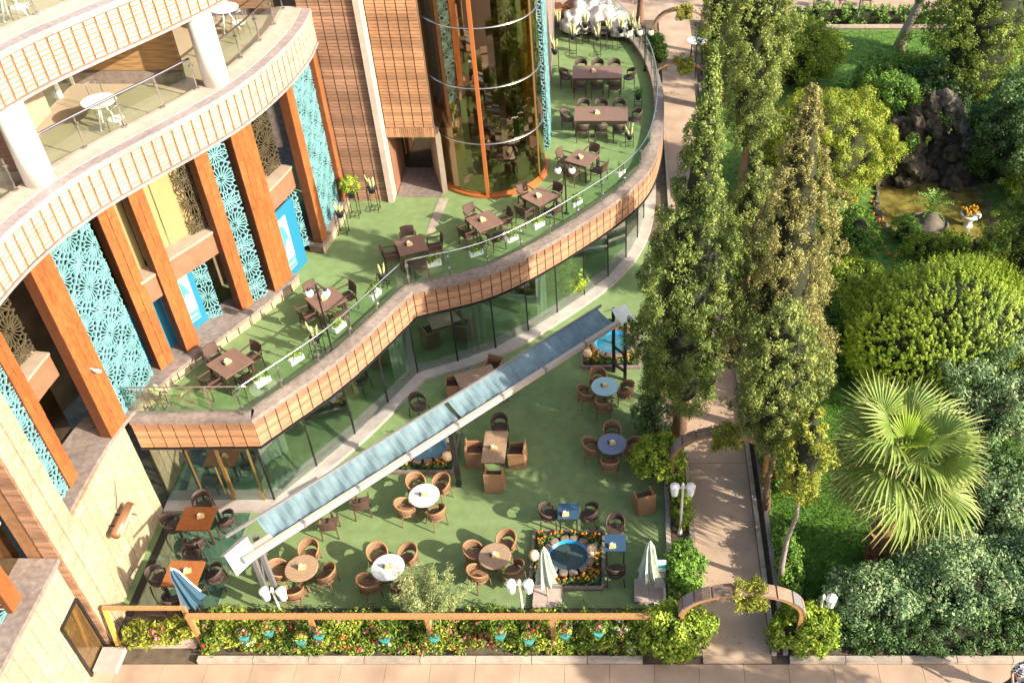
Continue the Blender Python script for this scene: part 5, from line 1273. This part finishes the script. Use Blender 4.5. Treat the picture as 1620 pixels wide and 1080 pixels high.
bc = np.array([11.3, 26.1, 1.3]); C = ellip(bc, (3.85, 3.1, 2.75), 5600, -.45, .86, .10, 1.3); C[:, 2] = np.maximum(C[:, 2], .1); k, per = len(C), 20
o_ = unit((C - bc) / np.array([3.85, 3.1, 2.75])); d = unit(o_ * .75 + np.array([0, 0, .7]) + rng.normal(size=C.shape) * .2); f = rng.uniform(0, 1, (k, per, 1)); ln = rng.uniform(.16, .46, (k, 1, 1))
sd_ = unit(rng.normal(size=(k * per, 3))).reshape(k, per, 3); Pq = (C[:, None, :] + d[:, None, :] * f * ln + sd_ * .08 * (1.15 - f)).reshape(-1, 3)
ax = (d[:, None, :] * .8 + sd_ * .9).reshape(-1, 3); N = unit((sd_ * .45 + o_[:, None, :] * .8 + d[:, None, :] * .3).reshape(-1, 3))
crown(t, Pq, N, (np.repeat(rng.normal(.45, .12, k), per) + .25 * (f.reshape(-1) - .4) + rng.normal(0, .12, k * per)), .09, .42, 'lf_bright', 'foliage', ax)
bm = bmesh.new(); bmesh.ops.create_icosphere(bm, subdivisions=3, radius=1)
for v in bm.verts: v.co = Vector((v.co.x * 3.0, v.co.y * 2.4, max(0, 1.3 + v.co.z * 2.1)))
me = bpy.data.meshes.new('shade_core'); bm.to_mesh(me); bm.free(); me.materials.append(M['coreshade']); put('shade_core', me, t)  # added light-blocking core inside the big bush, coloured dark
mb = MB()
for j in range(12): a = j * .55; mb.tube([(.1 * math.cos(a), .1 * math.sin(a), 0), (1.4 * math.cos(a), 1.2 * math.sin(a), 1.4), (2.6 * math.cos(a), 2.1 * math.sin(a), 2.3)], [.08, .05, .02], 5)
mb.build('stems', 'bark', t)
shrub('pale grey-green bush behind the palm at the right edge', (12.9, 23.5, 1.0), (2.9, 1.7, 2.0), 520, .26, 66, .11, .4, 'lf_blue', upright=True)
shrub('bright leafy shrub at the top centre right, between cypress and lawn', (9.2, 48.6, 1.3), (2.3, 1.9, 1.9), 340, .38, 70, .13, .45, 'lf_bright')
shrub('mid green shrub behind the rock fountain, left side', (13.4, 44.4, 1.3), (2.4, 1.8, 2.0), 380, .38, 70, .13, .45, 'lf_green')
shrub('dark ivy bank right of the rock fountain', (17.4, 38.4, 2.2), (1.9, 2.6, 2.9), 420, .34, 70, .13, .55, 'lf_dark')
shrub('dark glossy ivy above the rock fountain', (15.3, 43.4, 1.6), (1.9, 1.3, 2.0), 220, .36, 70, .13, .55, 'lf_dark')
shrub('green climber hugging the right flank of the rock fountain', (16.6, 38.7, 1.2), (1.0, 1.2, 1.6), 130, .3, 66, .12, .5, 'lf_dark')
shrub('leafy climber over the top left of the rock fountain', (12.6, 41.6, 2.2), (1.2, .9, 1.5), 130, .3, 66, .12, .5, 'lf_green')
shrub('trailing ivy over the left foot of the rock fountain', (11.9, 39.2, .9), (.8, .6, 1.3), 90, .26, 60, .11, .5, 'lf_green')
shrub('trailing ivy over the right foot of the rock fountain', (15.9, 38.9, .9), (.7, .6, 1.2), 80, .26, 60, .11, .5, 'lf_dark')
shrub('pale variegated ivy clump left of the rock fountain', (11.8, 41.8, 1.0), (.8, .8, 1.4), 70, .28, 50, .13, .5, 'lf_blue')
shrub('bright green bank at the right edge above the pond conifer', (18.6, 36.6, 1.0), (1.9, 2.4, 1.6), 200, .38, 60, .16, .5, 'lf_bright')
shrub('low dark shrub under the cloud pine', (7.6, 38.6, .7), (1.7, 1.7, 1.1), 130, .34, 50, .15, .5, 'lf_dark')
shrub('dark shrub between the cypresses and the big bush', (6.9, 31.2, .7), (1.3, 2.3, 1.0), 150, .32, 50, .14, .5, 'lf_dark')
shrub('leafy low shrub between the big bush and the brownish cypress', (7.3, 27.2, .6), (1.2, 2.2, 1.0), 190, .26, 56, .11, .5, 'lf_green')
shrub('low mixed shrub in front of the pond beside the big bush', (9.0, 30.3, .5), (1.4, 1.3, .8), 170, .24, 56, .10, .5, 'lf_bright')
shrub('low dark shrub left of the cloud pine trunk', (7.9, 34.6, .6), (1.3, 1.6, .9), 160, .26, 56, .11, .5, 'lf_green')
shrub('dark green shrub right of the palm trunk at the picture edge', (11.2, 20.6, .5), (1.8, 1.1, .8), 190, .24, 56, .11, .5, 'lf_dark')
shrub('low shrub row along the near edge of the pond', (13.4, 32.9, .4), (2.0, .6, .6), 150, .22, 50, .10, .5, 'lf_bright')
shrub('small clipped green bush beside the pond', (11.85, 34.0, .5), (.55, .5, .75), 80, .15, 60, .07, .45, 'lf_green', name='clipped_bush', lump=.05, inner=.9)
shrub('low flowering shrub left of the pond under the pine', (10.0, 34.2, .35), (.7, 1.6, .55), 80, .22, 46, .11, .5, 'lf_green')
shrub('yellow-green low plants left of the pond edge', (9.2, 31.5, .3), (.5, 1.8, .45), 70, .2, 40, .11, .5, 'lf_bed')
shrub('blue-green leafy shrub at the lower right behind the hedge', (9.6, 16.5, .8), (1.9, 1.2, 1.2), 190, .34, 90, .10, .55, 'lf_blue')
shrub('blue-green shrub at the bottom right edge', (12.0, 16.4, .85), (1.6, 1.3, 1.25), 170, .34, 90, .10, .55, 'lf_blue')
shrub('blue-green low shrub right of the near arch', (6.9, 15.9, .6), (1.3, .9, .9), 130, .3, 80, .10, .55, 'lf_blue')
shrub('tall grey-green shrub on the lawn at the right edge', (11.6, 18.8, .8), (1.2, 1.0, 1.0), 130, .26, 50, .11, .5, 'lf_blue')
shrub('bright green bush at the right foot of the near arch', (4.95, 14.95, .55), (.85, .6, .8), 120, .2, 60, .10, .55, 'lf_bright')
shrub('long clipped dark hedge along the front pavement', (8.6, 15.0, .35), (3.6, .45, .55), 300, .18, 56, .09, .5, 'lf_dark', name='hedge', lump=.06, inner=.85, lo=-.6)
shrub('bright green bush at the left foot of the near arch', (1.45, 14.9, .6), (1.0, .65, .95), 150, .22, 64, .11, .55, 'lf_bright')
shrub('dark green bush between turf edge and walkway, below the lantern post', (1.82, 16.95, .55), (.5, .85, .85), 110, .2, 56, .10, .55, 'lf_green')
shrub('round leafy bush over the lone rattan chair by the middle arch', (1.15, 20.9, .85), (.75, .7, .85), 120, .2, 60, .10, .55, 'lf_bright')
shrub('airy grey-green shrub under the tall cypress', (1.0, 22.9, .7), (.6, .8, .9), 70, .22, 40, .10, .4, 'lf_dark')
shrub('small green plant strip beside the lantern post', (1.85, 19.6, .4), (.28, .9, .5), 60, .16, 44, .09, .5, 'lf_bright')
shrub('leafy strip along the right kerb of the walkway, near the slender tree', (4.85, 17.4, .35), (.32, 1.6, .5), 110, .17, 44, .10, .5, 'lf_green')
shrub('leafy strip along the right kerb under the rounded cypress', (5.0, 21.2, .5), (.5, 1.6, .8), 130, .2, 46, .11, .5, 'lf_green')
shrub('dark undergrowth right of the walkway below the brownish cypress', (5.6, 25.0, .6), (.9, 2.0, .9), 150, .26, 46, .12, .5, 'lf_dark')
shrub('undergrowth along the walkway behind the cypresses', (5.4, 31.5, .6), (.8, 3.0, .9), 170, .28, 46, .13, .5, 'lf_green')
shrub('green climber by the far lamp at the railing curve', (1.75, 47.6, 1.6), (.6, .8, 1.6), 80, .26, 44, .14, .5, 'lf_green')
shrub('orange-tipped plant beside the bar table', (4.9, 49.2, 1.0), (.45, .6, 1.1), 60, .22, 44, .13, .5, 'lf_yellow')
shrub('light green fern inside the glass pavilion corner', (-2.1, 30.3, .7), (.6, .5, .8), 60, .25, 50, .2, .25, 'lf_bright', name='indoor_plant')
shrub('loose hedge along the far pavement', (13, 56.2, .4), (7, .5, .6), 240, .25, 40, .14, .5, 'lf_green', name='hedge', lo=-.6)
# feathery shrub in front
t = thing('feathery_shrub', 'light grey-green feathery shrub rising above the front rail', 'shrub', (-5.2, 15.35, 0)); mb = MB(); Cs = []
for k in range(40):
    a = k * 2.4; sp = random.uniform(.25, 1.05); tip = Vector((sp * math.cos(a) * 1.15, sp * .7 * math.sin(a) + .2, random.uniform(1.5, 2.5) - sp * .5))
    mb.tube([(0, 0, 0), tuple(tip * .5 + Vector((0, 0, .25))), tuple(tip)], [.016, .01, .004], 4)
    for f in np.linspace(.35, 1, 9): Cs.append(tuple(tip * f * .5 + (tip * .5 + Vector((0, 0, .25 * (1 - f)))) * f))
mb.build('stems', 'barkgrey', t); C = np.array(Cs); Pq, N, tn = clumps(C, .14, 34, .2); put('foliage', leafmesh('foliage', Pq, N, .085, .28, 'lf_feather', tn), t)
# flower bed under the rail
n = 1150; C = np.stack([rng.uniform(-11.25, 1.1, n), rng.uniform(14.6, 15.35, n), rng.uniform(.08, .5, n)], 1); C[:, 2] += .50 * (C[:, 1] - 14.6) / .75 + .2 * np.sin(C[:, 0] * 3.1) * np.sin(C[:, 0] * 1.3)
C[:, 2] = np.maximum(C[:, 2], .1)
Pq, N, tn = clumps(C, .17, 42, .45); tn += .18 * np.sin(Pq[:, 0] * 2.3)
tag(put('flower_bed_plants', leafmesh('flower_bed_plants', Pq, N, .10, .5, 'lf_bed', tn)), 'mixed green bedding plants under the long wooden rail', 'plants', None, 'stuff')
pid = np.floor((C[:, 0] + 12) / .55).astype(int) * 2 + (C[:, 1] > 14.95); dens = rng.uniform(0, 1, 80) ** 1.6; tone_ = rng.uniform(0, 1, 80)
for nm, mt, lb, sel in (('flower_bed_blossoms', 'lf_flower', 'red and pink blossoms in clumps under the long wooden rail', tone_[pid] < .68), ('flower_bed_blossoms', 'lf_white', 'pale pink and white blossoms in clumps under the long wooden rail', tone_[pid] >= .68)):
    q = C[sel & (rng.uniform(0, 1, n) < .05 + .42 * dens[pid])] + np.array([0, -.10, .12]); tq = tone_[pid][:len(q)]
    Pq, N, tn = clumps(q, .06, 9, .8); tag(put(nm, leafmesh(nm, Pq, N, .052, .9, mt, np.repeat(rng.uniform(0, .9, len(q)), 9))), lb, 'flowers', None, 'stuff')
# creeping plants along the inside of the rail
C = np.stack([rng.uniform(-11.2, 1.1, 140), rng.uniform(15.4, 16.1, 140), rng.uniform(.05, .3, 140)], 1); Pq, N, tn = clumps(C, .13, 30, .4); tag(put('rail_creepers', leafmesh('rail_creepers', Pq, N, .08, .5, 'lf_blue', tn)), 'grey-green creepers along the back of the flower bed', 'plants', None, 'stuff')
# lawn grass
n = 70000; A = np.stack([rng.uniform(4.7, 14, n), rng.uniform(15.2, 24.5, n), np.full(n, .025)], 1); n2 = 26000; B = np.stack([rng.uniform(9, 20, n2), rng.uniform(42, 55, n2), np.full(n2, .03)], 1)
G = np.concatenate([A, B]); N = unit(rng.normal(size=G.shape) * np.array([1, 1, .35])); ax = np.tile(np.array([0, 0, 1.]), (len(G), 1)) + rng.normal(size=G.shape) * .35
tag(put('lawn_grass', leafmesh('lawn_grass', G, N, .075, .35, 'lf_grass', rng.normal(.5, .22, len(G)) + .15 * np.sin(G[:, 0] * 1.7) * np.sin(G[:, 1] * 1.3), ax)), 'short mown grass of the garden lawn', 'grass', None, 'stuff')
# ------------------------------------------------------------------ pond, rock fountain
pp = spline([Vector(p) for p in ((11.2, 36.4), (11.4, 34.6), (12.3, 33.7), (13.8, 33.5), (15.4, 34.2), (16.1, 36.0), (15.8, 38.3), (13.6, 39.0), (11.8, 38.4), (11.2, 36.4))], .3)
struct('pond_water', MB().prism([(p.x, p.y) for p in pp[:-1]], -.02, .05), 'pond')
def boulder(seed, m):
    r = random.Random(seed); bm = bmesh.new(); bmesh.ops.create_icosphere(bm, subdivisions=3, radius=1); ph = [r.uniform(0, 6) for _ in range(8)]
    for v in bm.verts:
        d = v.co.normalized(); f = 1 + .20 * math.sin(d.x * 3 + ph[0]) * math.sin(d.y * 3.3 + ph[1]) + .13 * math.sin(d.z * 6 + ph[2] + d.x * 3) + .08 * math.sin(d.x * 11 + ph[3]) * math.sin(d.y * 10 + ph[4]) + .05 * math.sin(d.z * 17 + ph[5] + d.y * 9)
        v.co = d * f
    me = bpy.data.meshes.new('boulder'); bm.to_mesh(me); bm.free(); me.materials.append(M[m]); return me
BM = [boulder(s, 'rock') for s in range(5)]; BG = [boulder(s + 20, 'rockgrey') for s in range(3)]
rf = thing('rock_fountain', 'rough dark rock cascade standing behind the yellow-green pond', 'rock fountain', (13.8, 40, 0))
rr = random.Random(4)
for k in range(150):
    u = rr.uniform(-1, 1); v = rr.uniform(0, 1); hgt = 3.7 * (1 - abs(u) ** 1.7) * .95 + .3; x = u * 2.45; z = v * hgt; y = -1.5 + 1.7 * (z / 3.7) - .5 * math.cos(u * 2.4) + rr.uniform(-.2, .2)
    if abs(u - .05) < .32 and z < 2.3: y += .75
    s_ = rr.uniform(.2, .46) * (1.2 if v < .3 else 1)
    o = put('boulder', rr.choice(BM), rf, (x, y, z)); o.scale = (s_, s_ * .85, s_ * rr.uniform(.7, 1.2)); o.rotation_euler = (rr.uniform(0, 6), rr.uniform(0, 6), rr.uniform(0, 6))
for k in range(20):
    f = k / 19; x = .35 + 2.1 * f; z = 3.75 - 3.2 * f ** 1.2; o = put('boulder', BG[k % 3], rf, (x, -.35 - .9 * f + rr.uniform(-.1, .1), z)); s_ = rr.uniform(.26, .4); o.scale = (s_, s_, s_); o.rotation_euler = (rr.uniform(0, 6), rr.uniform(0, 6), 0)
Pq, N, tn = clumps(np.array([[-1.2, -1.7, 1.9], [-1.0, -1.6, 2.3], [.2, -.8, 3.0], [.5, -.9, 2.9], [1.9, -1.7, 1.0], [-1.9, -1.6, .9], [2.3, -1.5, .5]]), .35, 150, .4); put('fern', leafmesh('fern', Pq, N, .13, .45, 'lf_green', tn), rf)
pe_ = thing('pond_edging', 'ring of small stones round the pond', 'stones', (13.6, 36.2, 0))
for k, p in enumerate(resample(pp, .42)):
    if p.y > 38.2: continue
    s_ = rr.uniform(.08, .17); o = put('stone', BG[k % 3], pe_, (p.x - 13.6, p.y - 36.2, .05)); o.scale = (s_ * 1.2, s_, s_ * .8); o.rotation_euler = (0, 0, rr.uniform(0, 6))
cy = thing('cycad_planter', 'small cycad palm in a round stone-edged mound in the pond', 'potted plant', (13.15, 35.1, 0))
MB().lathe([(.82, 0), (.85, .22), (.74, .24), (.72, .16), (.5, .35), (.3, .62), (.18, .72)], 22).build('mound', 'rockgrey', cy, True)
fm = MB()
for k in range(9):
    f = (k + .5) / 9; y = 1.0 * f; z = .38 * math.sin(f * 2.4); w = .17 * (1 - abs(2 * f - .9) ** 2 * .6)
    for s_ in (-1, 1): fm.add([(0, y - .03, z), (s_ * w, y + .06, z + .05), (0, y + .035, z + .01)], [(0, 1, 2)])
    fm.bar((0, y - .056, .38 * math.sin((f - .056) * 2.4)), (0, y + .056, .38 * math.sin((f + .056) * 2.4)), .012)
plain('cycadleaf', (.14, .24, .04), .5)
cf_ = fm.mesh('frond', 'cycadleaf')
for k in range(26):
    o = put('frond', cf_, cy, (0, 0, .7)); o.rotation_euler = (Matrix.Rotation(k * 2.4, 3, 'Z') @ Matrix.Rotation(R(65 - 75 * k / 26), 3, 'X')).to_euler()
ur = thing('flower_urn', 'white urn of yellow flowers at the right side of the pond', 'urn', (14.85, 35.1, 0))
MB().lathe([(.25, 0), (.2, .06), (.12, .2), (.16, .32), (.38, .55), (.44, .62), (.4, .63)], 20).build('bowl', 'whitepaint', ur, True)
Pq, N, tn = clumps(np.stack([rng.uniform(-.3, .3, 26), rng.uniform(-.3, .3, 26), rng.uniform(.62, .78, 26)], 1), .09, 22, .7); put('foliage', leafmesh('foliage', Pq, N, .09, .6, 'lf_dark', tn), ur)
Pq, N, tn = clumps(np.stack([rng.uniform(-.33, .33, 30), rng.uniform(-.33, .33, 30), rng.uniform(.74, .88, 30)], 1), .05, 9, .8); put('blossom', leafmesh('blossom', Pq, N, .08, .9, 'lf_orange', .6 + .4 * rng.random(len(tn))), ur)
C = np.stack([rng.uniform(9.8, 11.2, 50), rng.uniform(32.4, 37, 50), rng.uniform(.1, .5, 50)], 1); Pq, N, tn = clumps(C, .06, 9, .8); tag(put('pond_flowers', leafmesh('pond_flowers', Pq, N, .09, .9, 'lf_orange', rng.uniform(0, .7, len(tn)))), 'orange and red flowers along the left of the pond', 'flowers', None, 'stuff')
# far pavement posts and chairs at the top edge
for k, x in enumerate((12.0, 13.3, 14.9)):
    assemble('rattan_armchair', 'brown chair on the far pavement at the top edge, %s of three' % ('left', 'middle', 'right')[k], 'chair', (x, 58.6, .02), 1.0 + k, 'far chairs', kit(('chair', 'square'), k_square))
fp = thing('street_post', 'thin grey post at the top edge by the far pavement', 'post', (13.9, 56.0, 0)); MB().tube([(0, 0, 0), (0, 0, 3.2)], .07, 8).build('post', 'awngrey', fp); MB().lathe([(.16, 0), (.12, .1), (.07, .16)], 10).build('base', 'awngrey', fp)
# a few dry leaves on the ground under the trees
n = 420; G = np.stack([rng.uniform(-3, 4.0, n), rng.uniform(14.6, 34, n), np.full(n, .03)], 1); N = unit(rng.normal(size=G.shape) * .25 + np.array([0, 0, 1.]))
tag(put('fallen_leaves', leafmesh('fallen_leaves', G, N, .07, .55, 'lf_dry', rng.uniform(0, 1, n))), 'scattered dry leaves on the walkway and courtyard turf', 'leaves', None, 'stuff')
